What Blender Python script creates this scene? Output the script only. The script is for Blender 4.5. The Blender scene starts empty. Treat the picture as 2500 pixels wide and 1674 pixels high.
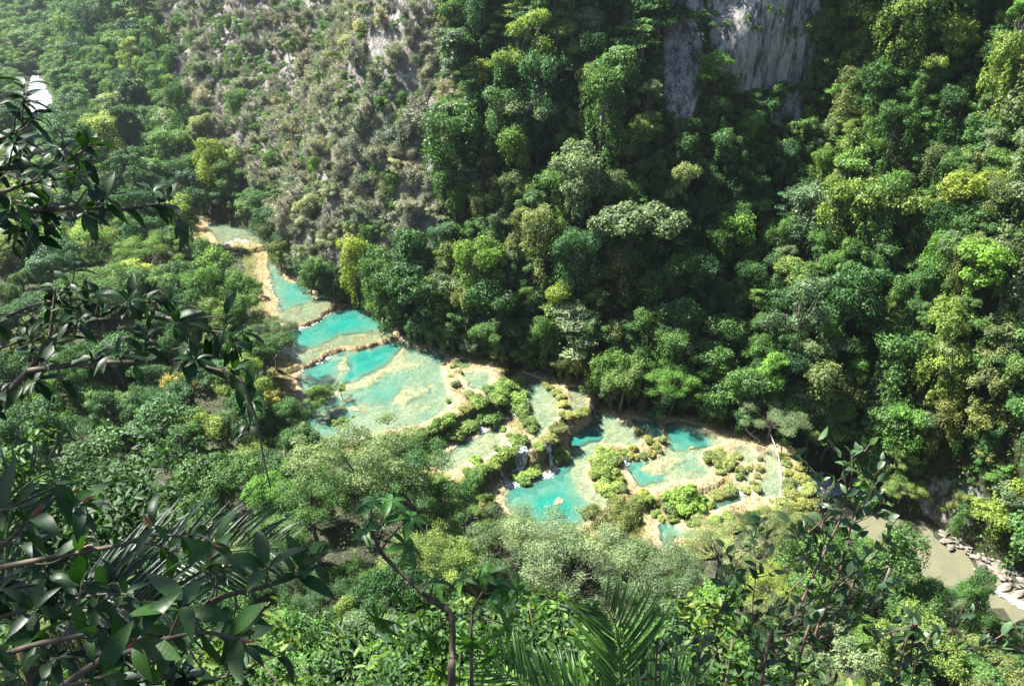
import bpy, math, random
import numpy as np
from mathutils import Vector, Matrix, Quaternion
R = math.radians
rng = np.random.default_rng(7)
random.seed(7)

# ------------------------------------------------------------------ camera, sky, sun, exposure
H = 100.0                       # eye height above the lower pool, metres
PITCH = R(30.0)
FPX = 2000.0                    # focal length in photograph pixels (2500 wide)
scene = bpy.context.scene
COL = scene.collection
cam_d = bpy.data.cameras.new('camera')
cam = bpy.data.objects.new('camera', cam_d)
COL.objects.link(cam)
cam.location = (0, 0, H)
cam.rotation_euler = (math.pi / 2 - PITCH, 0, 0)
cam_d.sensor_width = 36.0
cam_d.lens = 36.0 * FPX / 2500.0
cam_d.clip_start = 0.1
cam_d.clip_end = 6000
scene.camera = cam

SUN_AZ, SUN_EL = R(-64.0), R(53.0)       # azimuth clockwise from +Y
world = bpy.data.worlds.new('World')
scene.world = world
world.use_nodes = True
wn = world.node_tree
bg = wn.nodes['Background']
sky = wn.nodes.new('ShaderNodeTexSky')
sky.sky_type = 'NISHITA'
sky.sun_disc = False
sky.sun_elevation = SUN_EL
sky.sun_rotation = SUN_AZ % (2 * math.pi)
wn.links.new(sky.outputs[0], bg.inputs[0])
bg.inputs[1].default_value = 0.05
sun_d = bpy.data.lights.new('sun', 'SUN')
sun_d.energy = 5.0
sun_d.angle = R(0.53)
sun_d.color = (1.0, 0.965, 0.90)
sun = bpy.data.objects.new('sun', sun_d)
COL.objects.link(sun)
SDIR = Vector((math.cos(SUN_EL) * math.sin(SUN_AZ), math.cos(SUN_EL) * math.cos(SUN_AZ), math.sin(SUN_EL)))
sun.rotation_euler = SDIR.to_track_quat('Z', 'Y').to_euler()
sun.location = (-60, 40, 180)
vs = scene.view_settings
vs.view_transform = 'Standard'
vs.look = 'None'
vs.exposure = 2.3
vs.gamma = 1.0
vs.use_curve_mapping = False
scene.render.engine = 'CYCLES'
cy = scene.cycles
cy.max_bounces = 6
cy.diffuse_bounces = 3
cy.glossy_bounces = 2
cy.transmission_bounces = 3
cy.transparent_max_bounces = 8
cy.volume_bounces = 0
cy.caustics_reflective = False
cy.caustics_refractive = False
cy.use_denoising = True
cy.sample_clamp_indirect = 4.0

# ------------------------------------------------------------------ helpers
CP, SP = math.cos(PITCH), math.sin(PITCH)

def ray(px, py):
    a = (px - 1250.0) / FPX
    b = (837.0 - py) / FPX
    return Vector((a, CP + b * SP, -SP + b * CP))

def P(px, py, z):
    d = ray(px, py)
    t = (z - H) / d.z
    return Vector((d.x * t, d.y * t, z))

def PD(px, py, dist):
    d = ray(px, py)
    return Vector((0, 0, H)) + d * dist

def project(X):
    X = np.asarray(X, float)
    x, y, z = X[..., 0], X[..., 1], X[..., 2] - H
    dep = y * CP - z * SP
    up = y * SP + z * CP
    dep_s = np.where(np.abs(dep) < 1e-6, 1e-6, dep)
    return 1250 + FPX * x / dep_s, 837 - FPX * up / dep_s, dep

def smooth(a, b, x):
    t = np.clip((x - a) / (b - a), 0, 1)
    return t * t * (3 - 2 * t)

def _hash(ix, iy, iz, seed):
    h = (ix * 374761393 + iy * 668265263 + iz * 2147483647 + seed * 1274126177) & 0xffffffff
    h = ((h ^ (h >> 13)) * 1274126177) & 0xffffffff
    h = ((h ^ (h >> 16)) * 2246822519) & 0xffffffff
    return ((h ^ (h >> 15)) & 0xffffff) / float(0xffffff)

def vnoise(x, y, z, seed=0):
    x = np.asarray(x, float); y = np.asarray(y, float); z = np.asarray(z, float) + np.zeros_like(x)
    ix, iy, iz = np.floor(x).astype(np.int64), np.floor(y).astype(np.int64), np.floor(z).astype(np.int64)
    fx, fy, fz = x - ix, y - iy, z - iz
    fx, fy, fz = fx * fx * (3 - 2 * fx), fy * fy * (3 - 2 * fy), fz * fz * (3 - 2 * fz)
    r = 0
    for dx in (0, 1):
        for dy in (0, 1):
            for dz in (0, 1):
                w = (fx if dx else 1 - fx) * (fy if dy else 1 - fy) * (fz if dz else 1 - fz)
                r = r + w * _hash(ix + dx, iy + dy, iz + dz, seed)
    return r * 2 - 1

def fbm(x, y, z=0.0, oct=4, seed=0):
    a, s, r = 1.0, 0.0, 0
    x = np.asarray(x, float); y = np.asarray(y, float); z = np.asarray(z, float)
    for i in range(oct):
        r = r + a * vnoise(x, y, z, seed + i * 17)
        s += a; a *= 0.5; x = x * 2.03; y = y * 2.03; z = z * 2.03
    return r / s

def mesh_np(name, V, F, smooth_shade=False, attrs=None, mat=None, fattrs=None):
    V = np.asarray(V, np.float32); F = np.asarray(F, np.int32)
    me = bpy.data.meshes.new(name)
    me.vertices.add(len(V)); me.vertices.foreach_set('co', V.ravel())
    k = F.shape[1]
    me.loops.add(F.size); me.loops.foreach_set('vertex_index', F.ravel())
    me.polygons.add(len(F))
    me.polygons.foreach_set('loop_start', np.arange(0, F.size, k, dtype=np.int32))
    try:
        me.polygons.foreach_set('loop_total', np.full(len(F), k, np.int32))
    except Exception:
        pass
    if smooth_shade:
        me.polygons.foreach_set('use_smooth', np.ones(len(F), bool))
    for an, av in (attrs or {}).items():
        av = np.asarray(av, np.float32)
        at = me.attributes.new(an, 'FLOAT', 'POINT')
        at.data.foreach_set('value', av.ravel())
    me.update(calc_edges=True)
    if mat: me.materials.append(mat)
    return me

def catmull(pts, n=6, closed=False):
    pts = np.asarray(pts, float)
    m = len(pts); out = []
    rngi = range(m if closed else m - 1)
    for i in rngi:
        if closed:
            p0, p1, p2, p3 = pts[(i - 1) % m], pts[i], pts[(i + 1) % m], pts[(i + 2) % m]
        else:
            p0, p1, p2, p3 = pts[max(i - 1, 0)], pts[i], pts[i + 1], pts[min(i + 2, m - 1)]
        for k in range(n):
            t = k / n
            out.append(0.5 * ((2 * p1) + (-p0 + p2) * t + (2 * p0 - 5 * p1 + 4 * p2 - p3) * t * t + (-p0 + 3 * p1 - 3 * p2 + p3) * t ** 3))
    if not closed: out.append(pts[-1])
    return np.array(out)

def sdist(X, Y, poly, margin=14.0):
    """signed distance to a closed plan polygon, negative inside"""
    poly = np.asarray(poly, float)
    x0, y0 = poly.min(0); x1, y1 = poly.max(0)
    dx = np.maximum(np.maximum(x0 - X, X - x1), 0); dy = np.maximum(np.maximum(y0 - Y, Y - y1), 0)
    out = np.hypot(dx, dy) + 0.3 * margin
    m = (dx < margin) & (dy < margin)
    x, y = X[m], Y[m]
    d = np.full(x.shape, 1e9); ins = np.zeros(x.shape, bool)
    n = len(poly)
    for i in range(n):
        a, b = poly[i], poly[(i + 1) % n]
        e = b - a; L = e @ e + 1e-12
        t = np.clip(((x - a[0]) * e[0] + (y - a[1]) * e[1]) / L, 0, 1)
        d = np.minimum(d, np.hypot(x - a[0] - t * e[0], y - a[1] - t * e[1]))
        c = (a[1] > y) != (b[1] > y)
        xi = a[0] + (y - a[1]) * e[0] / (e[1] if abs(e[1]) > 1e-12 else 1e-12)
        ins ^= c & (x < xi)
    out[m] = np.where(ins, -d, d)
    return out

def tag(o, label=None, cat=None, group=None, kind=None):
    if label: o['label'] = label
    if cat: o['category'] = cat
    if group: o['group'] = group
    if kind: o['kind'] = kind
    return o

def obj(name, me, parent=None, loc=None):
    o = bpy.data.objects.new(name, me)
    COL.objects.link(o)
    if parent is not None: o.parent = parent
    if loc is not None: o.location = loc
    return o

def empty(name, loc=(0, 0, 0), rz=0.0, s=1.0):
    o = bpy.data.objects.new(name, None)
    o.empty_display_size = 0.3
    COL.objects.link(o)
    o.location = loc; o.rotation_euler = (0, 0, rz); o.scale = (s, s, s)
    return o

class MB:
    """collects vertices and quads/tris of one mesh"""
    def __init__(self): self.v = []; self.f = []
    def tube(self, pts, radii, sides=7):
        pts = [Vector(p) for p in pts]
        base = len(self.v)
        prev = None
        for i, p in enumerate(pts):
            d = (pts[min(i + 1, len(pts) - 1)] - pts[max(i - 1, 0)])
            d = d.normalized() if d.length > 1e-9 else Vector((0, 0, 1))
            ref = prev if prev is not None else (Vector((1, 0, 0)) if abs(d.x) < 0.8 else Vector((0, 1, 0)))
            u = (ref - d * ref.dot(d)).normalized(); w = d.cross(u)
            prev = u
            for k in range(sides):
                a = 2 * math.pi * k / sides
                self.v.append(p + (u * math.cos(a) + w * math.sin(a)) * radii[i])
        for i in range(len(pts) - 1):
            for k in range(sides):
                k2 = (k + 1) % sides
                self.f.append((base + i * sides + k, base + i * sides + k2, base + (i + 1) * sides + k2, base + (i + 1) * sides + k))
        self.f.append(tuple(base + (len(pts) - 1) * sides + k for k in range(sides)))
        return self
    def mesh(self, name, mat=None, smooth_shade=True):
        me = bpy.data.meshes.new(name)
        me.from_pydata([tuple(v) for v in self.v], [], self.f)
        if smooth_shade:
            me.polygons.foreach_set('use_smooth', np.ones(len(me.polygons), bool))
        if mat: me.materials.append(mat)
        me.update()
        return me

# ------------------------------------------------------------------ materials
def new_mat(name):
    m = bpy.data.materials.new(name); m.use_nodes = True
    nt = m.node_tree; nt.nodes.clear()
    out = nt.nodes.new('ShaderNodeOutputMaterial')
    return m, nt, out

def N(nt, typ, **kw):
    n = nt.nodes.new(typ)
    for k, v in kw.items():
        if k.startswith('i_'):
            n.inputs[k[2:].replace('_', ' ')].default_value = v
        else:
            setattr(n, k, v)
    return n

def mixc(nt, fac, a, b, blend='MIX'):
    n = nt.nodes.new('ShaderNodeMix'); n.data_type = 'RGBA'; n.blend_type = blend
    for sock, val in ((n.inputs[0], fac), (n.inputs[6], a), (n.inputs[7], b)):
        if hasattr(val, 'is_linked') or hasattr(val, 'links'): nt.links.new(val, sock)
        elif isinstance(val, (int, float)): sock.default_value = val
        else: sock.default_value = (*val, 1) if len(val) == 3 else val
    return n.outputs[2]

def math_n(nt, op, a, b=None, c=None, clamp=False):
    n = nt.nodes.new('ShaderNodeMath'); n.operation = op; n.use_clamp = clamp
    for i, v in enumerate((a, b, c)):
        if v is None: continue
        if isinstance(v, (int, float)): n.inputs[i].default_value = v
        else: nt.links.new(v, n.inputs[i])
    return n.outputs[0]

def ramp(nt, fac, stops):
    n = nt.nodes.new('ShaderNodeValToRGB')
    el = n.color_ramp.elements
    while len(el) < len(stops): el.new(0.5)
    for e, (p, c) in zip(el, stops):
        e.position = p; e.color = (*c, 1) if len(c) == 3 else c
    nt.links.new(fac, n.inputs[0])
    return n.outputs[0]

def attr(nt, name):
    return N(nt, 'ShaderNodeAttribute', attribute_name=name).outputs['Fac']

def noise(nt, scale, detail=4, rough=0.6, coord=None, dist=0.0, stretch=None):
    n = N(nt, 'ShaderNodeTexNoise')
    n.inputs['Scale'].default_value = scale; n.inputs['Detail'].default_value = detail
    n.inputs['Roughness'].default_value = rough; n.inputs['Distortion'].default_value = dist
    if coord is not None:
        if stretch:
            mp = N(nt, 'ShaderNodeMapping'); mp.inputs['Scale'].default_value = stretch
            nt.links.new(coord, mp.inputs[0]); coord = mp.outputs[0]
        nt.links.new(coord, n.inputs['Vector'])
    return n.outputs['Fac']

def geo_pos(nt): return N(nt, 'ShaderNodeNewGeometry').outputs['Position']

def bump(nt, h, strength, dist=0.1):
    b = N(nt, 'ShaderNodeBump'); b.inputs['Strength'].default_value = strength; b.inputs['Distance'].default_value = dist
    nt.links.new(h, b.inputs['Height']); return b.outputs[0]

def principled(nt, out, color, rough=0.6, spec=0.3, normal=None):
    p = N(nt, 'ShaderNodeBsdfPrincipled')
    if hasattr(color, 'links'): nt.links.new(color, p.inputs['Base Color'])
    else: p.inputs['Base Color'].default_value = (*color, 1)
    if hasattr(rough, 'links'): nt.links.new(rough, p.inputs['Roughness'])
    else: p.inputs['Roughness'].default_value = rough
    p.inputs['Specular IOR Level'].default_value = spec
    if normal is not None: nt.links.new(normal, p.inputs['Normal'])
    if out is not None: nt.links.new(p.outputs[0], out.inputs[0])
    return p

def leaf_material(name, color=None, rough=0.55, spec=0.3, trans=0.36, vein=False):
    """leaf colour = the object's own colour (or a fixed one) x a random tint per object x a tint per leaf"""
    m, nt, out = new_mat(name)
    oi = N(nt, 'ShaderNodeObjectInfo')
    base = oi.outputs['Color'] if color is None else None
    var = ramp(nt, oi.outputs['Random'], [(0, (.62, .74, .80)), (.25, (.86, .92, .82)), (.5, (1, 1, 1)), (.75, (1.0, 1.02, .86)), (1, (1.38, 1.2, .85))])
    col = mixc(nt, 1.0, base if base is not None else color, var, 'MULTIPLY')
    t = attr(nt, 'tint')
    tr = ramp(nt, t, [(0, (.45, .56, .52)), (.5, (1, 1, 1)), (.75, (1.45, 1.38, 1.25)), (1, (2.0, 1.85, 1.75))])  # palest stops also paint foliage highlights into the leaf colour
    col = mixc(nt, 1.0, col, tr, 'MULTIPLY')
    p = principled(nt, None, col, rough, spec)
    tl = N(nt, 'ShaderNodeBsdfTranslucent')
    tcol = mixc(nt, 1.0, col, (1.25, 1.35, .55), 'MULTIPLY')
    nt.links.new(tcol, tl.inputs[0])
    ms = N(nt, 'ShaderNodeMixShader'); ms.inputs[0].default_value = trans
    nt.links.new(p.outputs[0], ms.inputs[1]); nt.links.new(tl.outputs[0], ms.inputs[2])
    nt.links.new(ms.outputs[0], out.inputs[0])
    return m

def make_materials():
    M = {}
    M['leaf'] = leaf_material('forest_leaf')
    # bark
    m, nt, out = new_mat('bark'); pos = geo_pos(nt)
    c = ramp(nt, noise(nt, 2.5, 5, .7, pos, stretch=(1, 1, .3)), [(.3, (.055, .045, .035)), (.7, (.22, .19, .16))])
    principled(nt, out, c, .85, .2); M['bark'] = m
    m, nt, out = new_mat('pale_bark'); pos = geo_pos(nt)
    c = ramp(nt, noise(nt, 3, 5, .7, pos), [(.3, (.20, .17, .14)), (.7, (.46, .42, .36))])
    principled(nt, out, c, .8, .2); M['pale_bark'] = m
    m, nt, out = new_mat('dry_twig')
    oi = N(nt, 'ShaderNodeObjectInfo')
    c = mixc(nt, attr(nt, 'tint'), (.20, .19, .175), (.62, .585, .545))
    v = ramp(nt, oi.outputs['Random'], [(0, (.7, .7, .72)), (1, (1.2, 1.12, 1.05))])
    c = mixc(nt, 1, c, v, 'MULTIPLY')
    principled(nt, out, c, .9, .1); M['twig'] = m
    # hillside: humus, moss and, where the attribute says so, limestone
    m, nt, out = new_mat('hillside'); pos = geo_pos(nt)
    hum = ramp(nt, noise(nt, .35, 6, .65, pos), [(.25, (.020, .024, .010)), (.55, (.045, .055, .020)), (.8, (.085, .070, .040))])
    st = noise(nt, .55, 7, .72, pos, dist=.4, stretch=(1, 1, .16))
    st2 = noise(nt, 2.2, 6, .75, pos, dist=.3, stretch=(1, 1, .22))
    st = math_n(nt, 'ADD', math_n(nt, 'MULTIPLY', st, .6), math_n(nt, 'MULTIPLY', st2, .4))
    rk = ramp(nt, st, [(.40, (.035, .037, .042)), (.46, (.13, .128, .132)), (.52, (.32, .31, .30)), (.62, (.52, .50, .475))])
    ocr = noise(nt, .12, 4, .6, pos)
    rk = mixc(nt, ramp(nt, ocr, [(.5, (0, 0, 0)), (.75, (.6, .6, .6))]), rk, (.30, .21, .15))
    br = attr(nt, 'rock')
    msk = math_n(nt, 'ADD', br, math_n(nt, 'MULTIPLY', math_n(nt, 'SUBTRACT', noise(nt, .4, 5, .7, pos), .5), .8))
    msk = ramp(nt, msk, [(.42, (0, 0, 0)), (.58, (1, 1, 1))])
    dry = attr(nt, 'dry')
    drc = ramp(nt, noise(nt, .8, 6, .7, pos), [(.3, (.11, .107, .095)), (.7, (.32, .305, .27))])
    hum = mixc(nt, dry, hum, drc)
    c = mixc(nt, msk, hum, rk)
    nb = bump(nt, st, 1.0, 1.6)
    principled(nt, out, c, .9, .15, nb); M['hill'] = m
    # travertine
    m, nt, out = new_mat('travertine'); pos = geo_pos(nt)
    n1 = noise(nt, .9, 7, .68, pos, dist=.6)
    n2 = noise(nt, .16, 5, .6, pos)
    n3 = noise(nt, 4.5, 5, .7, pos)
    cream = ramp(nt, n1, [(.25, (.18, .14, .08)), (.5, (.31, .25, .155)), (.75, (.41, .355, .245))])
    och = ramp(nt, n1, [(.25, (.10, .065, .032)), (.55, (.225, .15, .068)), (.8, (.33, .245, .125))])
    of = math_n(nt, 'ADD', attr(nt, 'ochre'), math_n(nt, 'MULTIPLY', math_n(nt, 'SUBTRACT', n2, .52), 1.2), clamp=True)
    c = mixc(nt, of, cream, och)
    mo = math_n(nt, 'ADD', attr(nt, 'moss'), math_n(nt, 'MULTIPLY', math_n(nt, 'SUBTRACT', n3, .5), 1.3))
    mo = ramp(nt, mo, [(.42, (0, 0, 0)), (.62, (1, 1, 1))])
    c = mixc(nt, mo, c, ramp(nt, n1, [(.3, (.04, .05, .012)), (.7, (.15, .15, .035))]))
    wet = ramp(nt, n3, [(.35, (.72, .68, .60)), (.6, (1, 1, 1))])
    c = mixc(nt, .8, c, wet, 'MULTIPLY')
    alg = noise(nt, .45, 6, .75, pos, dist=1.2)
    c = mixc(nt, ramp(nt, alg, [(.46, (0, 0, 0)), (.66, (.5, .5, .5))]), c, (.20, .16, .085))
    ct_ = noise(nt, .22, 3, .55, pos, dist=.3)
    fr_ = math_n(nt, 'FRACT', math_n(nt, 'MULTIPLY', ct_, 13.0))
    ln_ = ramp(nt, fr_, [(0, (.45, .40, .33)), (.10, (.70, .64, .55)), (.22, (1, 1, 1)), (1, (1.06, 1.05, 1.03))])
    c = mixc(nt, .85, c, ln_, 'MULTIPLY')
    hgt = math_n(nt, 'ADD', math_n(nt, 'MULTIPLY', fr_, .8), n1)
    hgt = math_n(nt, 'ADD', hgt, math_n(nt, 'MULTIPLY', n3, .4))
    principled(nt, out, c, .75, .25, bump(nt, hgt, .9, .22)); M['trav'] = m
    # pool water: clear over the bed, its own turquoise growing with depth
    def water(name, shallow, deep, k, rough=.05, bs=.12, scale=2.2, foam=False):
        m, nt, out = new_mat(name); pos = geo_pos(nt)
        d = attr(nt, 'depth')
        d = math_n(nt, 'MAXIMUM', d, 0.0)
        fac = math_n(nt, 'SUBTRACT', 1.0, math_n(nt, 'POWER', 2.71828, math_n(nt, 'MULTIPLY', d, -k)))
        body = mixc(nt, math_n(nt, 'MULTIPLY', d, .45, clamp=True), shallow, deep)
        cl = noise(nt, .35, 4, .6, pos)
        body = mixc(nt, 1.0, body, ramp(nt, cl, [(.3, (.8, .86, .86)), (.7, (1.12, 1.06, 1.05))]), 'MULTIPLY')
        tr = N(nt, 'ShaderNodeBsdfTransparent'); tr.inputs[0].default_value = (.86, .97, .92, 1)
        df = N(nt, 'ShaderNodeBsdfDiffuse'); nt.links.new(body, df.inputs[0])
        ms = N(nt, 'ShaderNodeMixShader'); nt.links.new(fac, ms.inputs[0])
        nt.links.new(tr.outputs[0], ms.inputs[1]); nt.links.new(df.outputs[0], ms.inputs[2])
        gl = N(nt, 'ShaderNodeBsdfGlossy'); gl.inputs['Roughness'].default_value = rough
        nb = bump(nt, noise(nt, scale, 3, .6, pos), bs, .2)
        nt.links.new(nb, gl.inputs['Normal'])
        fr = N(nt, 'ShaderNodeFresnel'); fr.inputs[0].default_value = 1.33; nt.links.new(nb, fr.inputs['Normal'])
        m2 = N(nt, 'ShaderNodeMixShader'); nt.links.new(fr.outputs[0], m2.inputs[0])
        nt.links.new(ms.outputs[0], m2.inputs[1]); nt.links.new(gl.outputs[0], m2.inputs[2])
        nt.links.new(m2.outputs[0], out.inputs[0])
        return m
    M['water'] = water('pool_water', (.10, .21, .155), (.007, .148, .118), .72)
    M['river'] = water('river_water', (.135, .128, .082), (.12, .118, .075), 2.5, rough=.12, bs=.2, scale=.8)
    # white water
    m, nt, out = new_mat('white_water'); pos = geo_pos(nt)
    n1 = noise(nt, 3.0, 5, .7, pos, stretch=(1, 1, .35))
    c = ramp(nt, n1, [(.3, (.22, .28, .31)), (.6, (.50, .54, .57))])
    pr = principled(nt, None, c, .5, .3, bump(nt, n1, .6, .2))
    tr = N(nt, 'ShaderNodeBsdfTransparent')
    ms = N(nt, 'ShaderNodeMixShader')
    nt.links.new(ramp(nt, noise(nt, 2.2, 5, .75, pos, stretch=(1, 1, .3)), [(.38, (0, 0, 0)), (.56, (1, 1, 1))]), ms.inputs[0])
    nt.links.new(tr.outputs[0], ms.inputs[1]); nt.links.new(pr.outputs[0], ms.inputs[2])
    nt.links.new(ms.outputs[0], out.inputs[0]); M['foam'] = m
    # loose rock
    m, nt, out = new_mat('boulder'); pos = geo_pos(nt)
    n1 = noise(nt, 1.6, 6, .7, pos)
    oi = N(nt, 'ShaderNodeObjectInfo')
    c = ramp(nt, n1, [(.28, (.085, .075, .06)), (.55, (.22, .195, .16)), (.8, (.34, .31, .26))])
    c = mixc(nt, 1, c, ramp(nt, oi.outputs['Random'], [(0, (.6, .6, .62)), (1, (1.2, 1.17, 1.1))]), 'MULTIPLY')
    principled(nt, out, c, .85, .2, bump(nt, n1, .7, .2)); M['rock'] = m
    return M
M = make_materials()

# ------------------------------------------------------------------ the valley floor: pools traced in plan
# every pool: level, ground depth, ochre amount, outline (photograph pixels cast onto the pool's own level), deep basins, ledges
POOLS = [
 dict(n='rapids_pool', z=8.4, d=.35, o=.9, p=[(505,550),(540,538),(600,540),(640,575),(648,600),(612,590),(575,586),(545,600),(533,590),(518,570)]),
 dict(n='pool', z=7.3, d=.3, o=.85, label='narrow green pool at the upstream end below the dry cliff',
      p=[(650,600),(664,612),(676,648),(702,684),(738,692),(765,715),(800,728),(812,746),(796,757),(783,771),(757,783),(718,793),(690,790),(679,780),(677,760),(679,738),(668,720),(658,690),(658,665),(652,630)],
      deep=[(1.9,[(655,612),(672,648),(700,682),(738,690),(765,716),(757,735),(725,745),(700,755),(684,760),(682,738),(670,715),(662,685),(656,650)])]),
 dict(n='pool', z=6.3, d=.28, o=.8, label='turquoise pool with an orange shelf along its lower dam',
      p=[(714,803),(743,796),(770,787),(786,773),(812,760),(850,745),(900,760),(932,783),(954,800),(957,820),(907,834),(872,845),(836,846),(818,850),(792,860),(777,873),(746,886),(715,884),(690,850),(700,815)],
      deep=[(2.6,[(706,806),(745,800),(772,790),(790,775),(815,762),(860,752),(910,770),(930,788),(922,803),(895,813),(860,814),(830,818),(800,832),(770,848),(735,852),(702,845)])]),
 dict(n='pool', z=5.3, d=.62, o=.0, label='largest turquoise pool with submerged travertine ledges',
      p=[(748,900),(778,885),(796,873),(820,863),(838,859),(872,858),(907,847),(957,834),(985,826),(1012,843),(1055,856),(1085,866),(1072,890),(1082,918),(1092,958),(1113,976),(1087,998),(1068,1013),(1035,1029),(985,1041),(920,1055),(878,1069),(830,1085),(790,1098),(760,1070),(742,1010),(735,950),(735,915)],
      deep=[(3.2,[(848,864),(872,861),(907,851),(957,838),(975,846),(968,862),(955,880),(930,893),(900,908),(880,922),(850,930),(828,930),(845,900),(846,880)]),
            (2.2,[(750,902),(800,880),(840,866),(842,885),(832,905),(815,935),(790,950),(760,950),(745,930)]),
            (1.6,[(900,940),(940,916),(985,906),(1000,930),(985,958),(965,982),(930,990),(890,985),(850,975),(838,960),(870,950)]),
            (1.1,[(1040,992),(1060,985),(1078,996),(1066,1010),(1045,1008)])],
      ledge=[(.10,[(812,952),(850,936),(890,925),(930,901),(962,881),(978,850),(992,850),(987,873),(1010,884),(1032,880),(1025,892),(985,903),(950,906),(920,926),(895,943),(860,953),(835,959),(818,962)]),
             (.12,[(955,988),(972,965),(982,945),(1005,952),(1035,947),(1057,936),(1038,957),(1012,970),(993,980),(985,997),(972,988)]),
             (.12,[(850,992),(880,988),(903,1005),(880,1004),(866,1002)]),
             (.15,[(1030,1000),(1048,988),(1070,985),(1050,992),(1040,1002)]),
             (.2,[(828,880),(850,868),(848,888),(838,905),(822,908)])]),
 dict(n='pool', z=5.5, d=.45, o=.15, label='small round shallow pool beside the largest pool and a grassy bank',
      p=[(1133,913),(1156,906),(1194,908),(1196,930),(1189,953),(1167,951),(1148,940),(1133,924)]),
 dict(n='pool', z=5.7, d=.12, o=.9, moss=.8, label='tiny mossy yellow-green puddle on the rim of the largest pool',
      p=[(1108,880),(1135,878),(1150,888),(1142,900),(1115,897)]),
 dict(n='pool', z=2.8, d=.33, o=.1, label='pale shallow pool below the grassy dam of the largest pool',
      p=[(1185,1056),(1218,1046),(1224,1062),(1226,1085),(1200,1105),(1175,1118),(1145,1122),(1112,1146),(1070,1150),(1075,1120),(1100,1098),(1122,1080),(1156,1069)],
      deep=[(.8,[(1105,1098),(1130,1080),(1170,1068),(1190,1070),(1150,1088),(1120,1105)])]),
 dict(n='pool', z=3.8, d=.3, o=.15, label='crescent of pale shallow water behind a curved shrub dam',
      p=[(1283,925),(1314,925),(1337,948),(1364,971),(1367,1007),(1356,1025),(1340,1043),(1319,1070),(1297,1078),(1301,1063),(1312,1045),(1303,1025),(1291,1007),(1284,967)],
      deep=[(.75,[(1286,945),(1300,960),(1305,990),(1318,1020),(1312,1040),(1302,1020),(1292,1000)])]),
 dict(n='pool', z=3.6, d=.25, o=.75, label='orange bottomed puddle between the shrub crescent and the far bank',
      p=[(1388,945),(1424,950),(1435,974),(1436,989),(1412,1024),(1399,1024),(1392,1010),(1391,985)]),
 dict(n='pool', z=0.0, d=.36, o=.0, label='deep turquoise plunge pool with a pale boulder in it',
      p=[(1457,1007),(1480,1009),(1517,1029),(1549,1052),(1562,1070),(1552,1090),(1520,1084),(1490,1082),(1466,1088),(1445,1115),(1430,1150),(1432,1170),(1448,1190),(1480,1212),(1475,1235),(1440,1265),(1400,1295),(1330,1300),(1280,1280),(1240,1240),(1226,1205),(1240,1188),(1290,1172),(1323,1160),(1361,1138),(1384,1117),(1386,1095),(1384,1074),(1397,1053),(1430,1040),(1447,1022)],
      deep=[(2.9,[(1396,1060),(1425,1044),(1450,1026),(1462,1045),(1475,1065),(1465,1073),(1440,1078),(1420,1088),(1390,1094),(1388,1076)]),
            (2.3,[(1390,1098),(1388,1118),(1362,1142),(1323,1165),(1290,1177),(1243,1192),(1246,1225),(1285,1266),(1330,1290),(1395,1284),(1440,1252),(1450,1228),(1425,1207),(1408,1180),(1396,1155),(1400,1125)])]),
 dict(n='pool', z=.3, d=.8, o=.2, label='small dark pool in the shade under the far bank',
      p=[(1538,1022),(1585,1028),(1612,1042),(1614,1060),(1597,1068),(1572,1052)]),
 dict(n='pool', z=-.3, d=.34, o=.0, label='turquoise pool with sandy shoals around a shrub island',
      p=[(1626,1030),(1690,1032),(1722,1050),(1756,1070),(1775,1078),(1740,1092),(1712,1108),(1716,1127),(1736,1142),(1728,1158),(1705,1169),(1674,1169),(1641,1174),(1615,1186),(1566,1189),(1548,1170),(1530,1146),(1530,1130),(1551,1127),(1590,1118),(1612,1112),(1622,1093),(1626,1066)],
      deep=[(2.6,[(1630,1036),(1690,1044),(1725,1066),(1735,1085),(1700,1097),(1660,1100),(1640,1095),(1632,1070)]),
            (2.6,[(1533,1132),(1592,1123),(1572,1140),(1590,1154),(1625,1160),(1620,1173),(1570,1186),(1552,1170),(1536,1148)]),
            (1.2,[(1640,1125),(1690,1108),(1710,1116),(1714,1132),(1732,1146),(1718,1158),(1690,1152),(1655,1142)])],
      ledge=[(.06,[(1570,1140),(1610,1118),(1640,1115),(1675,1122),(1650,1130),(1640,1140),(1615,1155),(1590,1152)]),
             (.08,[(1680,1092),(1692,1088),(1704,1096),(1690,1099)])]),
 dict(n='pool', z=-.2, d=.2, o=.0, label='bright cream shallow between shrub rows beside the shoal pool',
      p=[(1795,1093),(1820,1087),(1843,1109),(1841,1129),(1813,1134),(1806,1114)]),
 dict(n='pool', z=-.35, d=.26, o=.0, label='long bright cream shallow pool beside the white rope',
      p=[(1859,1109),(1893,1100),(1903,1129),(1911,1181),(1908,1213),(1859,1209),(1853,1191),(1861,1165),(1866,1134)],
      deep=[(.6,[(1862,1120),(1872,1140),(1868,1170),(1864,1200),(1856,1190),(1862,1160)])]),
 dict(n='pool', z=-.4, d=.18, o=.0, label='small cream puddle enclosed by shrub rows', p=[(1816,1152),(1836,1153),(1833,1181),(1818,1180)]),
 dict(n='pool', z=-1.1, d=.5, o=.0, label='pale green pool under the lowest shrub bank',
      p=[(1738,1232),(1772,1211),(1802,1206),(1809,1222),(1769,1236),(1751,1247)]),
 dict(n='pool', z=-1.6, d=1.1, o=.0, label='lowest small turquoise pool beside the feathery trees',
      p=[(1613,1276),(1645,1281),(1664,1294),(1700,1296),(1697,1309),(1654,1311),(1640,1330),(1622,1340),(1612,1300)]),
]
RIVER_Z = -12.0
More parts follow.
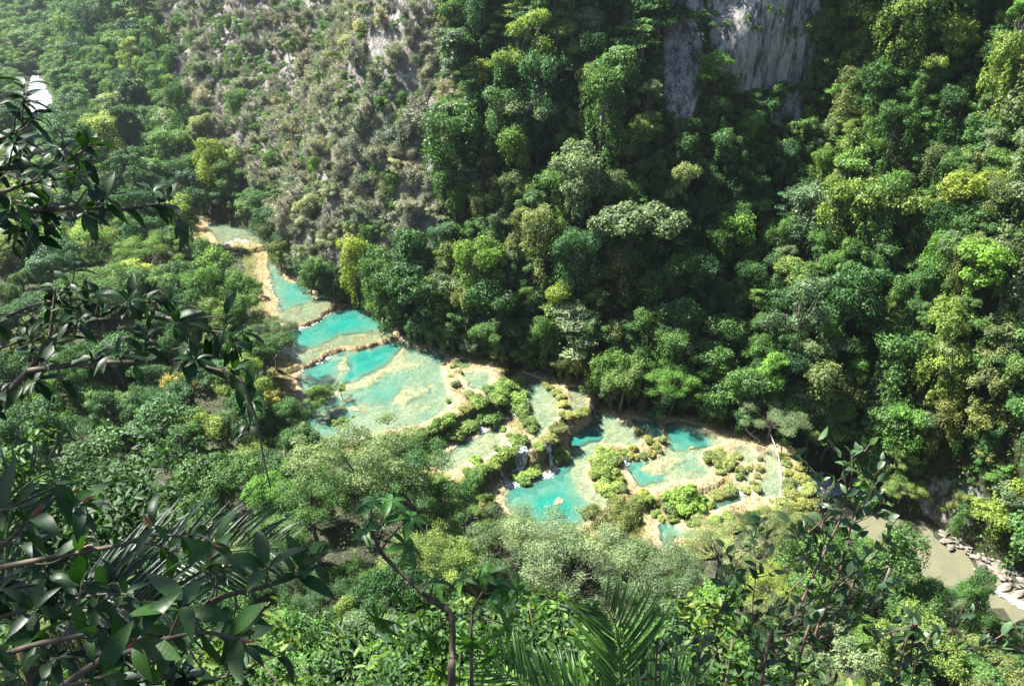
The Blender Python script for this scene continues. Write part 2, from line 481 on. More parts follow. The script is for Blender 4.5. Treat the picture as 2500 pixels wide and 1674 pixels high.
RIVER = [(1980,1160),(2040,1155),(2090,1210),(2130,1245),(2174,1260),(2234,1277),(2274,1293),(2283,1313),(2323,1333),(2368,1349),(2388,1378),(2436,1385),(2452,1412),(2500,1430),(2640,1500),(2640,1640),(2480,1530),(2400,1470),(2300,1430),(2200,1380),(2100,1320),(2010,1265),(1975,1210)]
RAPID_Z = 14.0
RAPID = [(76,186),(100,188),(116,215),(132,250),(136,300),(84,300),(66,232)]

def plan(pp, z): return np.array([P(x, y, z)[:2] for x, y in pp])
for q in POOLS:
    q['poly'] = catmull(plan(q['p'], q['z']), 4, True)
    q['deepp'] = [(d, catmull(plan(pp, q['z']), 3, True)) for d, pp in q.get('deep', [])]
    q['ledgep'] = [(d, catmull(plan(pp, q['z']), 3, True)) for d, pp in q.get('ledge', [])]
river_poly = catmull(plan(RIVER, RIVER_Z), 4, True)
rapid_poly = catmull(plan(RAPID, RAPID_Z), 4, True)

def hill_z(X, Y):
    """the promontory the camera stands on, and the rise of the left bank"""
    a = np.array([-4.0, -3.0]); b = np.array([40.0, -60.0])
    e = b - a; t = np.clip(((X - a[0]) * e[0] + (Y - a[1]) * e[1]) / (e @ e), 0, 1)
    rho = np.hypot(X - a[0] - t * e[0], Y - a[1] - t * e[1])
    rho = rho * (1 + .10 * fbm(X / 25, Y / 25, 0, 3, 5))
    k = 97.4 - np.maximum(rho - 3.5, 0) * 1.36
    # left bank rises away from the river
    ax = np.array([-240., 395.]); bx = np.array([-62., 150.])
    u = (bx - ax) / np.linalg.norm(bx - ax); n = np.array([-u[1], u[0]])
    side = (X - bx[0]) * n[0] + (Y - bx[1]) * n[1]
    side = -side if n[0] > 0 else side
    along = -((X - bx[0]) * u[0] + (Y - bx[1]) * u[1])
    lb = 9 + np.maximum(side - 34, 0) * .42 + np.clip(along, 0, 500) * .02
    lb = lb + 60 * smooth(170, 330, along) * smooth(10, 70, side)
    lb = np.where(side > 10, lb, -50)
    return np.maximum(k, lb) + .6 * fbm(X / 6, Y / 6, 0, 3, 9)

def ground(X, Y, fine=False):
    """terrain height, plus nearest pool index, its signed distance and bed depth"""
    X = np.asarray(X, float); Y = np.asarray(Y, float)
    wx = X + .7 * fbm(X / 2.2, Y / 2.2, 0, 3, 21); wy = Y + .7 * fbm(X / 2.2, Y / 2.2, 4, 3, 22)
    if not fine: wx, wy = X, Y
    best = np.full(X.shape, 1e9); lvl = np.zeros(X.shape); idx = np.full(X.shape, -1)
    wsum = np.zeros(X.shape); zsum = np.zeros(X.shape)
    for i, q in enumerate(POOLS + [dict(poly=river_poly, z=RIVER_Z), dict(poly=rapid_poly, z=RAPID_Z)]):
        s = sdist(wx, wy, q['poly'], 30.0)
        w = 1.0 / np.maximum(s, .3) ** 3
        wsum += w; zsum += w * q['z']
        m = s < best
        best = np.where(m, s, best); lvl = np.where(m, q['z'], lvl); idx = np.where(m, i, idx)
    far = zsum / wsum
    land = np.where(best < 3, lvl, lvl + (far - lvl) * smooth(3, 12, best))
    z = land + .10 + .10 * fbm(X / 1.6, Y / 1.6, 0, 3, 31) + .35 * smooth(1, 6, best) * (1 + fbm(X / 3, Y / 3, 0, 3, 33)) + .10 * np.maximum(best - 8, 0)
    z = np.maximum(z, hill_z(X, Y))
    depth = np.zeros(X.shape)
    return z, best, idx, lvl

def bed_depth(q, X, Y, s):
    wx = X + .9 * fbm(X / 2.0, Y / 2.0, 0, 3, 41); wy = Y + .9 * fbm(X / 2.0, Y / 2.0, 7, 3, 42)
    n = fbm(X / 5.0, Y / 5.0, 0, 4, 43)
    t = (n * .5 + .5) * 7
    st = np.floor(t) + smooth(.72, 1.0, t - np.floor(t))
    d = q['d'] * (.25 + 1.6 * st / 7) * (1 + .25 * fbm(X / .9, Y / .9, 0, 3, 45))
    for dd, pp in q['deepp']:
        sd = sdist(wx, wy, pp, 6.0)
        d = np.maximum(d, dd * (.55 * smooth(.3, -1.0, sd) + .45 * smooth(-.5, -6.5, sd)) * (1 + .35 * fbm(X / 3.2, Y / 3.2, 0, 4, 44)))
    for dd, pp in q['ledgep']:
        sd = sdist(wx, wy, pp, 6.0)
        k = smooth(.35, -.15, sd)
        d = d * (1 - k) + dd * (1 + .5 * n) * k
    d = d * smooth(0, -.45, s) + .03
    return d

print('valley floor')
fx0 = min(q['poly'][:, 0].min() for q in POOLS) - 9; fx1 = max(q['poly'][:, 0].max() for q in POOLS) + 9
fy0 = min(q['poly'][:, 1].min() for q in POOLS) - 9; fy1 = max(q['poly'][:, 1].max() for q in POOLS) + 9
ST = .42
gx = np.arange(fx0, fx1, ST); gy = np.arange(fy0, fy1, ST)
GX, GY = np.meshgrid(gx, gy)
shape = GX.shape
Z, BD, IX, LV = ground(GX.ravel(), GY.ravel(), True)
X1, Y1 = GX.ravel(), GY.ravel()
DEP = np.zeros_like(Z); OCH = np.zeros_like(Z); MOS = np.zeros_like(Z)
# rims: a thin lip of travertine round every pool
Z += np.where(BD > 0, .06 * np.exp(-BD / .5), 0)
OCH = .10 + .35 * smooth(0, 2.0, BD)
MOS = .42 * smooth(.5, 2.0, BD) + .4 * smooth(2.0, 5.0, BD)
for i, q in enumerate(POOLS):
    m = (IX == i) & (BD < 0)
    d = bed_depth(q, X1[m], Y1[m], BD[m])
    Z[m] = q['z'] - d; DEP[m] = d
    OCH[m] = q['o'] * np.clip(1.3 - d, 0, 1); MOS[m] = q.get('moss', 0)
    mm = (IX == i) & (BD >= 0) & (BD < 3)
    OCH[mm] = np.maximum(OCH[mm], q['o'] * .8)
nx = len(gx)
keep_v = (BD < 6.5) & (IX < len(POOLS) + 1)
ii = np.arange(shape[0] - 1)[:, None] * nx + np.arange(shape[1] - 1)[None, :]
ii = ii.ravel()
quads = np.stack([ii, ii + 1, ii + nx + 1, ii + nx], 1)
quads_k = quads[keep_v[quads].all(1)]
def compact(V, F, attrs):
    used = np.zeros(len(V), bool); used[F.ravel()] = True
    mp = np.cumsum(used) - 1
    return V[used], mp[F], {k: a[used] for k, a in attrs.items()}
V = np.stack([X1, Y1, Z], 1)
v, f, at = compact(V, quads_k, dict(ochre=OCH, moss=MOS))
print('terrace verts', len(v))
o = obj('terrace_ground', mesh_np('terrace_ground', v, f, True, at, M['trav']))
tag(o, 'cream and ochre travertine terraces carrying the stepped pools', 'terrace', kind='structure')

POOL_OBJ = []
for i, q in enumerate(POOLS):
    inside = (IX == i) & (BD < .35)
    qf = quads[inside[quads].all(1)]
    if not len(qf): continue
    W = np.stack([X1, Y1, np.full_like(X1, q['z'])], 1)
    dd = q['z'] - Z
    v, f, at = compact(W, qf, dict(depth=dd))
    o = obj('pool' if q['n'] != 'rapids_pool' else 'pool', mesh_np('pool', v, f, True, at, M['water']))
    tag(o, q.get('label', 'shallow ochre stream bed above the narrow green pool'), 'pool', kind='structure')
    POOL_OBJ.append(o)

def poly_sheet(name, poly, z, mat, depth, label, cat):
    ar = sum(poly[i][0] * poly[(i + 1) % len(poly)][1] - poly[(i + 1) % len(poly)][0] * poly[i][1] for i in range(len(poly)))
    if ar < 0: poly = poly[::-1]
    me = bpy.data.meshes.new(name)
    me.from_pydata([(x, y, z) for x, y in poly], [], [tuple(range(len(poly)))])
    a = me.attributes.new('depth', 'FLOAT', 'POINT'); a.data.foreach_set('value', np.full(len(poly), depth, np.float32))
    me.materials.append(mat)
    return tag(obj(name, me), label, cat, kind='structure')
poly_sheet('river', river_poly, RIVER_Z, M['river'], 1.5, 'murky olive river below the terraces beside the boulder bank', 'river')
rx = np.arange(rapid_poly[:, 0].min() - 1, rapid_poly[:, 0].max() + 1, .9); ry = np.arange(rapid_poly[:, 1].min() - 1, rapid_poly[:, 1].max() + 1, .9)
RX, RY = np.meshgrid(rx, ry); RX, RY = RX.ravel(), RY.ravel()
rin = sdist(RX + .8 * fbm(RX / 3, RY / 3, 0, 2, 5), RY, rapid_poly) < 0
RZ = RAPID_Z + .15 + 1.5 * fbm(RX / 5, RY / 2.5, 0, 4, 71) + .5 * fbm(RX / 1.2, RY / 1.2, 3, 2, 72)
ii = (np.arange(len(ry) - 1)[:, None] * len(rx) + np.arange(len(rx) - 1)[None, :]).ravel()
rq = np.stack([ii, ii + 1, ii + len(rx) + 1, ii + len(rx)], 1); rq = rq[rin[rq].all(1)]
v, f, _ = compact(np.stack([RX, RY, RZ], 1), rq, {})
tag(obj('river', mesh_np('river', v, f, True, None, M['foam'])), 'white rapids of the river far up the valley', 'river', kind='structure')

# coarse ground everywhere else (sunk under the fine terrace sheet)
cx = np.arange(-430, 270, 3.0); cyy = np.arange(-70, 620, 3.0)
CX, CY = np.meshgrid(cx, cyy)
cz, cb, ci, cl = ground(CX.ravel(), CY.ravel())
cz = cz - np.where((cb < 6.5) & (ci < len(POOLS)), np.where(cb < 4, 4.0, .3), 0)
cz = cz - np.where((ci >= len(POOLS)) & (cb < -1.8), 2.0, 0)
cn = len(cx)
ii = (np.arange(len(cyy) - 1)[:, None] * cn + np.arange(cn - 1)[None, :]).ravel()
cq = np.stack([ii, ii + 1, ii + cn + 1, ii + cn], 1)
o = obj('ground', mesh_np('ground', np.stack([CX.ravel(), CY.ravel(), cz], 1), cq, True, dict(rock=np.zeros(len(cz)), dry=np.full(len(cz), .15)), M['hill']))
tag(o, 'dark forest floor of the valley and the viewpoint hill', 'ground', kind='structure')

# ------------------------------------------------------------------ the far valley wall
SHORE = [(2950,1680,-12),(2750,1530,-12),(2560,1410,-11),(2440,1362,-11),(2370,1325,-11),(2290,1275,-11),(2240,1258,-11),(2170,1240,-11),(2110,1205,-11),(2060,1135,-9),(1985,1075,-2),(1900,1050,0),(1800,1030,0),(1700,1012,0),(1600,1002,.5),(1500,980,1),(1440,940,3),(1380,915,4),(1280,895,4.5),(1200,875,5.5),(1100,848,6),(1020,822,6),(965,792,6.5),(930,762,7),(860,732,7.5),(800,712,8),(740,678,9),(690,636,9.5),(668,596,10),(650,566,10.5),(625,540,11),(560,512,12),(480,468,13),(400,420,13.5),(300,350,14),(200,285,14.5),(140,232,15),(114,180,15),(90,140,16),(60,112,16),(0,80,17),(-120,40,18)]
sp = np.array([list(P(x, y, z)) + [x] for x, y, z in SHORE])
sc = catmull(sp, 12)
seg = np.r_[0, np.cumsum(np.linalg.norm(np.diff(sc[:, :2], axis=0), axis=1))]
NS = int(seg[-1] / 1.7)
su = np.linspace(0, seg[-1], NS)
sc = np.stack([np.interp(su, seg, sc[:, k]) for k in range(4)], 1)
tang = np.gradient(sc[:, :2], axis=0)
ker = np.ones(61) / 61
tang = np.stack([np.convolve(np.pad(tang[:, k], 30, 'edge'), ker, 'valid') for k in range(2)], 1)
tang /= np.linalg.norm(tang, axis=1)[:, None]
nor = np.stack([tang[:, 1], -tang[:, 0]], 1)
nor *= np.sign((nor @ np.array([.62, .78])))[:, None]
nor = nor * .6 + np.array([.62, .78]) * .4
nor /= np.linalg.norm(nor, axis=1)[:, None]
hh = np.r_[np.array([-4., -1., 0]), np.arange(1.5, 110, 1.5), np.arange(110, 190, 5.0)]
NH = len(hh)
colx = [2950, 2400, 2150, 1950, 1800, 1650, 1500, 1350, 1200, 1080, 1000, 850, 700, 640, 560, 480, 300, 100, -120]
hk = [0, 15, 40, 60, 95, 130]
TH = np.array([[60,58,56,54,50,45],[66,58,56,52,50,45],[68,60,56,54,50,45],[58,56,56,56,54,45],[55,50,52,80,84,50],[55,50,52,82,86,50],
               [54,50,50,60,60,50],[52,48,47,47,48,50],[52,48,48,50,52,50],[55,56,60,64,64,50],[54,56,58,62,64,50],[54,55,58,62,64,50],
               [55,56,58,60,62,50],[58,58,58,60,60,50],[52,52,52,50,48,45],[45,45,44,44,44,40],[42,42,42,40,40,40],[46,44,42,40,40,40],[46,44,42,40,40,40]], float)
BUMP = np.array([0, -5, -8, 2, 14, 16, 1, -9, -6, 4, -4, -5, -2, 2, 12, 14, 0, 0, 0], float)
ox = np.argsort(colx)
xs_ = np.array(colx)[ox]
S_, Hh = np.meshgrid(np.arange(NS), hh)       # rows = heights
ct = np.zeros((NH, NS))
tcol = np.stack([np.interp(sc[:, 3], xs_, TH[ox, k]) for k in range(len(hk))], 0)
for j in range(NS):
    ct[:, j] = np.interp(hh, hk, tcol[:, j])
dh = np.diff(hh, prepend=hh[0])[:, None]
setb = np.cumsum(dh / np.tan(np.radians(ct)), 0)
setb -= setb[2][None, :]
bump_s = np.interp(sc[:, 3], xs_, BUMP[ox])
bump_s = np.convolve(np.pad(bump_s, 6, 'edge'), np.ones(13) / 13, 'valid')
grow = smooth(2, 28, hh)[:, None]
SU = np.broadcast_to(su[None, :], setb.shape); HH = np.broadcast_to(hh[:, None], setb.shape)
rel = 5.5 * fbm(SU / 26, HH / 34, 0, 3, 61) + 2.0 * fbm(SU / 9, HH / 14, 2, 3, 62) + 1.3 * fbm(SU / 3.4, HH / 9, 5, 3, 63)
setb = setb + grow * (bump_s[None, :] + rel)
WX = sc[None, :, 0] + nor[None, :, 0] * setb
WY = sc[None, :, 1] + nor[None, :, 1] * setb
WZ = sc[None, :, 2] + HH + 0 * setb
WALL = np.stack([WX, WY, WZ], -1)
wp = WALL.reshape(-1, 3)
wpx, wpy, wdep = project(wp)
def inpix(px, py, poly):
    return sdist(px, py, np.array(poly, float), 40.0)
ROCKS = [([(1630,-40),(1715,-40),(1710,220),(1665,340),(1630,280),(1620,120)], 1.0),
         ([(1730,-40),(1800,-80),(1980,-80),(2010,60),(1965,200),(1945,320),(1890,300),(1830,235),(1765,200),(1735,100)], 1.0),
         ([(900,-40),(1130,-60),(1120,60),(1010,140),(1000,240),(900,200),(870,80)], .52),
         ([(700,60),(880,40),(900,160),(860,260),(800,260),(720,200)], .42),
         ([(735,280),(760,280),(775,360),(750,350)], .9),
         ([(2220,1180),(2300,1150),(2400,1170),(2440,1260),(2380,1300),(2290,1290),(2240,1250)], .52),
         ([(2230,1010),(2290,1020),(2290,1060),(2250,1060)], .9),
         ([(2440,600),(2500,600),(2500,650),(2450,650)], .9),
         ([(1920,985),(2000,985),(2000,1055),(1930,1050)], .7)]
DRY = [(440,330),(380,120),(400,-60),(1130,-60),(1110,250),(1080,420),(1090,640),(1010,720),(900,740),(780,700),(680,620),(640,560),(600,480)]
rock = np.zeros(len(wp))
for pl, a in ROCKS:
    rock = np.maximum(rock, a * smooth(20, -15, inpix(wpx, wpy, pl)))
dryv = smooth(40, -60, inpix(wpx, wpy, DRY))
ii = (np.arange(NH - 1)[:, None] * NS + np.arange(NS - 1)[None, :]).ravel()
wq = np.stack([ii, ii + 1, ii + NS + 1, ii + NS], 1)
o = obj('hill', mesh_np('hill', wp, wq, True, dict(rock=rock, dry=dryv), M['hill']))
tag(o, 'steep far valley wall with grey limestone cliffs between the trees', 'hill', kind='structure')
WROCK = rock.reshape(NH, NS); WDRY = dryv.reshape(NH, NS)
# ------------------------------------------------------------------ tree kinds
def unit(v): return v / np.maximum(np.linalg.norm(v, axis=-1, keepdims=True), 1e-9)

def leaf_quads(p, n, L, W, r, tint, fold=.12, hang=0.0):
    """one small pointed leaf face per point, lying across the normal n"""
    k = len(p)
    t = unit(np.cross(n, unit(r.normal(size=(k, 3)))))
    if hang: t = unit(t * (1 - hang) + np.array([0, 0, -1.0]) * hang)
    b = unit(np.cross(n, t))
    L = L * r.uniform(.65, 1.3, (k, 1)); W = W * r.uniform(.65, 1.3, (k, 1))
    V = np.stack([p - t * L / 2, p + b * W / 2 + n * W * fold - t * L * .08, p + t * L / 2 - n * L * .12, p - b * W / 2 + n * W * fold - t * L * .08], 1)
    F = np.arange(k * 4).reshape(k, 4)
    return V.reshape(-1, 3), F, np.repeat(tint, 4)

def lobes_points(lobes, count, r, below=-.4, shell=.25):
    c = np.array([l[:3] for l in lobes]); rad = np.array([l[3] for l in lobes]); fl = np.array([l[4] for l in lobes])
    w = rad ** 2; w = w / w.sum()
    k = r.choice(len(lobes), count * 2, p=w)
    d = unit(r.normal(size=(count * 2, 3)))
    m = d[:, 2] > below + .25 * r.normal(size=len(d))
    d, k = d[m], k[m]
    rr = rad[k] * (1 - shell * r.random(len(k)) ** 1.5) * (1 + .16 * r.normal(size=len(k)) * (r.random(len(k)) < .5))
    sc3 = np.stack([np.ones(len(k)), np.ones(len(k)), fl[k]], 1)
    # lumps on the lobe itself
    q = d * 2.6 + c[k] * 1.7
    rr = rr * (1 + .40 * fbm(q[:, 0] * 1.3, q[:, 1] * 1.3, q[:, 2] * 1.3, 3, 77)) * (1 + .35 * r.random(len(k)) * (r.random(len(k)) < .10))
    p = c[k] + d * rr[:, None] * sc3
    n = unit(d / sc3)
    # drop leaves buried inside other lobes
    bur = np.zeros(len(p), bool)
    for j in range(len(lobes)):
        e = (p - c[j]) / np.array([1, 1, fl[j]])
        bur |= (np.linalg.norm(e, axis=1) < rad[j] * .68) & (k != j)
    keep = ~bur | (r.random(len(p)) < .12)
    return p[keep][:count], n[keep][:count], k[keep][:count]

def make_crown(name, kind, seed, count, leaf):
    r = np.random.default_rng(seed)
    lobes = []; limbs = []
    if kind == 'dome':                             # several uneven heads on one trunk, with ragged skirts
        zc = 7.2
        for h_ in range(r.integers(3, 6)):
            a = r.uniform(0, 6.28); q = r.uniform(.6, 3.6)
            hx, hy, hz = q * math.cos(a), q * math.sin(a), zc + r.uniform(-2.6, 3.2)
            hr = r.uniform(1.5, 2.7)
            for i in range(r.integers(7, 11)):
                d = unit(r.normal(size=3)); d[2] = abs(d[2]) * .9 - .25
                lobes.append((hx + hr * d[0], hy + hr * d[1], hz + hr * .75 * d[2], r.uniform(.55, 1.35), r.uniform(.55, 1.05)))
            lobes.append((hx, hy, hz, hr * .7, .8))
            for i in range(r.integers(1, 4)):          # hanging skirts
                b = r.uniform(0, 6.28)
                lobes.append((hx + hr * .8 * math.cos(b), hy + hr * .8 * math.sin(b), hz - r.uniform(1.2, 3.5), r.uniform(.45, .9), r.uniform(1.4, 2.6)))
    elif kind == 'vine':
        Rr, zc = 3.6, 10.5
        for i in range(10):
            a = r.uniform(0, 2 * math.pi); q = math.sqrt(r.random()) * .75
            lobes.append((Rr * q * math.cos(a), Rr * q * math.sin(a), zc + r.uniform(-1.0, 2.2) * (1 - q * .6), r.uniform(1.0, 1.8), r.uniform(.7, 1.0)))
        for i in range(26):                       # climbing curtains hanging down the crown
            a = r.uniform(0, 2 * math.pi); q = r.uniform(.25, 1.15)
            lobes.append((Rr * q * math.cos(a), Rr * q * math.sin(a), zc - r.uniform(1.5, 8.5), r.uniform(.5, 1.15), r.uniform(1.4, 3.2)))
    elif kind == 'feather':
        Rr, zc = 8.2, 9.6
        for i in range(38):
            a = r.uniform(0, 2 * math.pi); q = math.sqrt(r.random()) * .9
            lobes.append((Rr * q * math.cos(a), Rr * q * math.sin(a), zc + 2.6 * (1 - q * q) + r.uniform(-2.4, 1.3), r.uniform(.8, 1.9), r.uniform(.45, .75)))
        for i in range(5):
            lobes.append((r.normal() * 1.6, r.normal() * 1.6, zc + 2.2 + r.normal() * .4, r.uniform(1.5, 2.1), .5))
    elif kind == 'tier':                           # flat layered sprays
        Rr, zc = 4.8, 8.5
        for i in range(20):
            a = r.uniform(0, 2 * math.pi); h = r.random(); q = r.uniform(.2, 1) * (1 - .5 * h)
            lobes.append((Rr * q * math.cos(a), Rr * q * math.sin(a), zc - 2.5 + 6 * h, r.uniform(1.0, 1.7), r.uniform(.28, .42)))
    elif kind == 'shrub':
        Rr, zc = 1.25, .85
        for i in range(16):
            a = r.uniform(0, 2 * math.pi); q = math.sqrt(r.random()) * .75
            lobes.append((Rr * q * math.cos(a), Rr * q * math.sin(a), .25 + .75 * math.sqrt(max(0, 1 - q * q)) * r.uniform(.4, 1.2), r.uniform(.2, .58), r.uniform(.7, 1.1)))
    elif kind == 'sparse':
        Rr, zc = 4.2, 8.0
        for i in range(13):
            a = r.uniform(0, 2 * math.pi); q = math.sqrt(r.random())
            lobes.append((Rr * q * math.cos(a), Rr * q * math.sin(a), zc + r.uniform(-2.6, 3), r.uniform(.7, 1.5), r.uniform(.6, .9)))
    p, n, k = lobes_points(lobes, count, r, below=(-.15 if kind in ('feather', 'tier') else -.5), shell=(.6 if kind in ('feather', 'sparse') else .35))
    n = unit(n + .55 * r.normal(size=n.shape) + np.array([0, 0, .35]))
    lob_t = r.normal(size=len(lobes)) * .11
    tint = np.clip(.46 + lob_t[k] + .13 * r.normal(size=len(k)) + .25 * (r.random(len(k)) < .05), .02, 1)
    V, F, T = leaf_quads(p, n, leaf, leaf * {'feather': .36, 'shrub': .30}.get(kind, .5), r, tint, hang=(.25 if kind == 'vine' else 0))
    me = mesh_np(name, V, F, False, dict(tint=T), M['leaf'])
    mb = MB()
    # trunk and limbs into the lobes
    if kind != 'shrub':
        bend = Vector((r.normal() * .5, r.normal() * .5, 0))
        fork = {'dome': 4.5, 'vine': 8.0, 'feather': 6.0, 'tier': 11.0, 'sparse': 5.0}[kind]
        r0 = {'dome': .34, 'vine': .3, 'feather': .38, 'tier': .26, 'sparse': .24}[kind]
        pts = [Vector((0, 0, -2.5)), Vector((0, 0, 0)) + bend * .2, Vector((0, 0, fork * .5)) + bend, Vector((0, 0, fork)) + bend * .6]
        mb.tube(pts, [r0 * 1.5, r0 * 1.1, r0 * .85, r0 * .7], 8)
        order = sorted(range(len(lobes)), key=lambda i: -lobes[i][3])[:(22 if kind == 'feather' else 11)]
        for i in order:
            c = Vector(lobes[i][:3])
            st = pts[-1] if kind != 'tier' else Vector((0, 0, max(3, c.z - 1)))
            mid = st.lerp(c, .5) + Vector((r.normal() * .3, r.normal() * .3, -.3 + .4 * r.random()))
            mb.tube([st, mid, mid.lerp(c, .75)], [r0 * .5, r0 * .3, r0 * .1], 5)
    else:
        for i in range(7):
            a = r.uniform(0, 6.28)
            mb.tube([(0, 0, -.3), (math.cos(a) * .3, math.sin(a) * .3, .4), (math.cos(a) * .7, math.sin(a) * .7, .9)], [.04, .03, .012], 5)
    return me, mb

def make_dry(name, seed):
    """leafless grey thicket: limbs with a haze of fine twigs, and a few leaves"""
    r = np.random.default_rng(seed)
    mb = MB()
    tips = []
    for i in range(7):
        a = r.uniform(0, 6.28); tl = r.uniform(.25, .75); L = r.uniform(4.5, 7.5)
        d = Vector((math.cos(a) * tl, math.sin(a) * tl, 1)).normalized()
        p0 = Vector((0, 0, -.5)); p1 = p0 + d * L * .5 + Vector((r.normal() * .3, r.normal() * .3, 0)); p2 = p0 + d * L + Vector((r.normal() * .7, r.normal() * .7, -.3))
        mb.tube([p0, p1, p2], [.16, .10, .03], 5)
        for j in range(7):
            t = r.uniform(.3, 1); b = p0.lerp(p1, t * 2) if t < .5 else p1.lerp(p2, t * 2 - 1)
            dd = (d + Vector(r.normal(size=3)) * .8).normalized()
            e = b + dd * r.uniform(1, 2.4)
            mb.tube([b, b.lerp(e, .5) + Vector(r.normal(size=3)) * .12, e], [.05, .035, .012], 4)
            tips.append((b, e))
    # twig faces
    k = 4000
    idx = r.integers(0, len(tips), k)
    B = np.array([tips[i][0] for i in idx]); E = np.array([tips[i][1] for i in idx])
    t = r.random((k, 1)); s = B + (E - B) * t
    d = unit(unit(E - B) * .7 + r.normal(size=(k, 3)) * .7 + np.array([0, 0, .15]))
    L = r.uniform(.5, 1.5, (k, 1)); w = unit(np.cross(d, r.normal(size=(k, 3)))) * r.uniform(.035, .085, (k, 1))
    V = np.stack([s - w, s + w, s + d * L + w * .3, s + d * L - w * .3], 1).reshape(-1, 3)
    tt = np.repeat(np.clip(.5 + .25 * r.normal(size=k), 0, 1), 4)
    tw = mesh_np(name + '_twigs', V, np.arange(k * 4).reshape(k, 4), False, dict(tint=tt), M['twig'])
    k = 2000
    idx = r.integers(0, len(tips), k)
    pp = np.array([tips[i][1] for i in idx]) + r.normal(size=(k, 3)) * .55
    V, F, T = leaf_quads(pp, unit(r.normal(size=(k, 3)) + np.array([0, 0, .8])), .4, .2, r, np.clip(.5 + .2 * r.normal(size=k), 0, 1))
    lv = mesh_np(name + '_leaves', V, F, False, dict(tint=T), M['leaf'])
    return mb, tw, lv

print('tree kinds')
KIND = {}
def add_kind(key, kind, n, count, leaf, bark='bark', seed0=100):
    KIND[key] = []
    for i in range(n):
        me, mb = make_crown(key + '_crown', kind, seed0 + i, count, leaf)
        KIND[key].append((me, mb.mesh(key + '_trunk', M[bark])))
add_kind('dome', 'dome', 10, 6200, .46, seed0=100)
add_kind('vine', 'vine', 7, 5600, .44, seed0=200)
add_kind('tier', 'tier', 3, 4200, .45, seed0=300)
add_kind('feather', 'feather', 4, 17000, .30, 'bark', seed0=400)
add_kind('near', 'dome', 7, 15000, .30, 'bark', seed0=500)
add_kind('sparse', 'sparse', 3, 4200, .38, 'bark', seed0=600)
add_kind('shrub', 'shrub', 8, 2400, .34, seed0=700)
add_kind('fine', 'dome', 4, 30000, .19, seed0=560)
DRYK = []
for i in range(5):
    mb, tw, lv = make_dry('dry', 800 + i)
    DRYK.append((mb.mesh('dry_limbs', M['pale_bark']), tw, lv))

GREENS = {'deep green': (.044, .108, .034), 'mid green': (.092, .178, .050), 'yellow-green': (.175, .245, .062), 'olive': (.140, .170, .062),
          'grey-green': (.160, .215, .110), 'blue-green': (.056, .128, .058), 'bright green': (.120, .245, .050), 'golden': (.34, .30, .08), 'pale sage': (.24, .27, .18)}
SHAPE = {'dome': 'domed tree', 'vine': 'vine-draped tree', 'tier': 'layered tree', 'feather': 'feathery-crowned tree', 'near': 'leafy tree', 'fine': 'dense leafy tree', 'sparse': 'open-crowned tree'}
NAMES = {'dome': 'domed_tree', 'vine': 'vine_draped_tree', 'tier': 'layered_tree', 'feather': 'feathery_tree', 'near': 'leafy_tree', 'fine': 'leafy_tree', 'sparse': 'open_crowned_tree'}
tree_count = {}
def plant(kind, loc, s, tint, where, group, label=None, lean=0.0, sz=1.0, rz=None):
    v = random.randrange(len(KIND[kind]))
    crown, trunk = KIND[kind][v]
    t = empty(NAMES[kind], loc, random.uniform(0, 6.28) if rz is None else rz, 1.0)
    wx_ = random.uniform(.78, 1.3)
    t.scale = (s * wx_, s * random.uniform(.85, 1.2), s * sz * random.uniform(.85, 1.4))
    t.rotation_euler[0] = random.gauss(0, .05) + lean; t.rotation_euler[1] = random.gauss(0, .05)
    c = obj('crown', crown, t); c.color = (*GREENS[tint], 1)
    obj('trunk', trunk, t)
    size = 'tall' if s > 1.05 else ('small' if s < .75 else 'mid-sized')
    tag(t, label or f'{size} {tint} {SHAPE[kind]} {where}', 'tree', group)
    tree_count[kind] = tree_count.get(kind, 0) + 1
    return t

def plant_dry(loc, s, where, tilt=(0, 0)):
    mbm, tw, lv = random.choice(DRYK)
    t = empty('dry_tree', loc, random.uniform(0, 6.28))
    t.scale = (s, s, s * random.uniform(.8, 1.1))
    t.rotation_euler[0] = tilt[0]; t.rotation_euler[1] = tilt[1]
    obj('limbs', mbm, t); obj('twigs', tw, t); c = obj('leaves', lv, t)
    tn = random.choice(['grey-green', 'olive', 'mid green', 'pale sage', 'pale sage'])
    c.color = (*GREENS[tn], 1)
    size = 'large' if s > .95 else ('small' if s < .65 else 'mid-sized')
    tilt_w = 'leaning ' if max(abs(tilt[0]), abs(tilt[1])) > .2 else ''
    tag(t, f'{size} {tilt_w}grey tree, {tn} leaves, {where}', 'tree', 'dry trees on the pale spur')

# ------------------------------------------------------------------ where trees stand
def poisson(cands, rad, limit=100000):
    """greedy spacing in 3D; cands ordered by priority"""
    cell = {}; out = []
    cs = 4.0
    for i, (p, r0) in enumerate(zip(cands, rad)):
        kx, ky, kz = int(p[0] // cs), int(p[1] // cs), int(p[2] // cs)
        ok = True; m = int(math.ceil(r0 / cs))
        for a in range(-m, m + 1):
            for b in range(-m, m + 1):
                for c in range(-m, m + 1):
                    for q in cell.get((kx + a, ky + b, kz + c), ()):
                        if (p[0] - q[0]) ** 2 + (p[1] - q[1]) ** 2 + (p[2] - q[2]) ** 2 < r0 * r0:
                            ok = False; break
                    if not ok: break
                if not ok: break
            if not ok: break
        if ok:
            cell.setdefault((kx, ky, kz), []).append(p); out.append(i)
            if len(out) >= limit: break
    return out

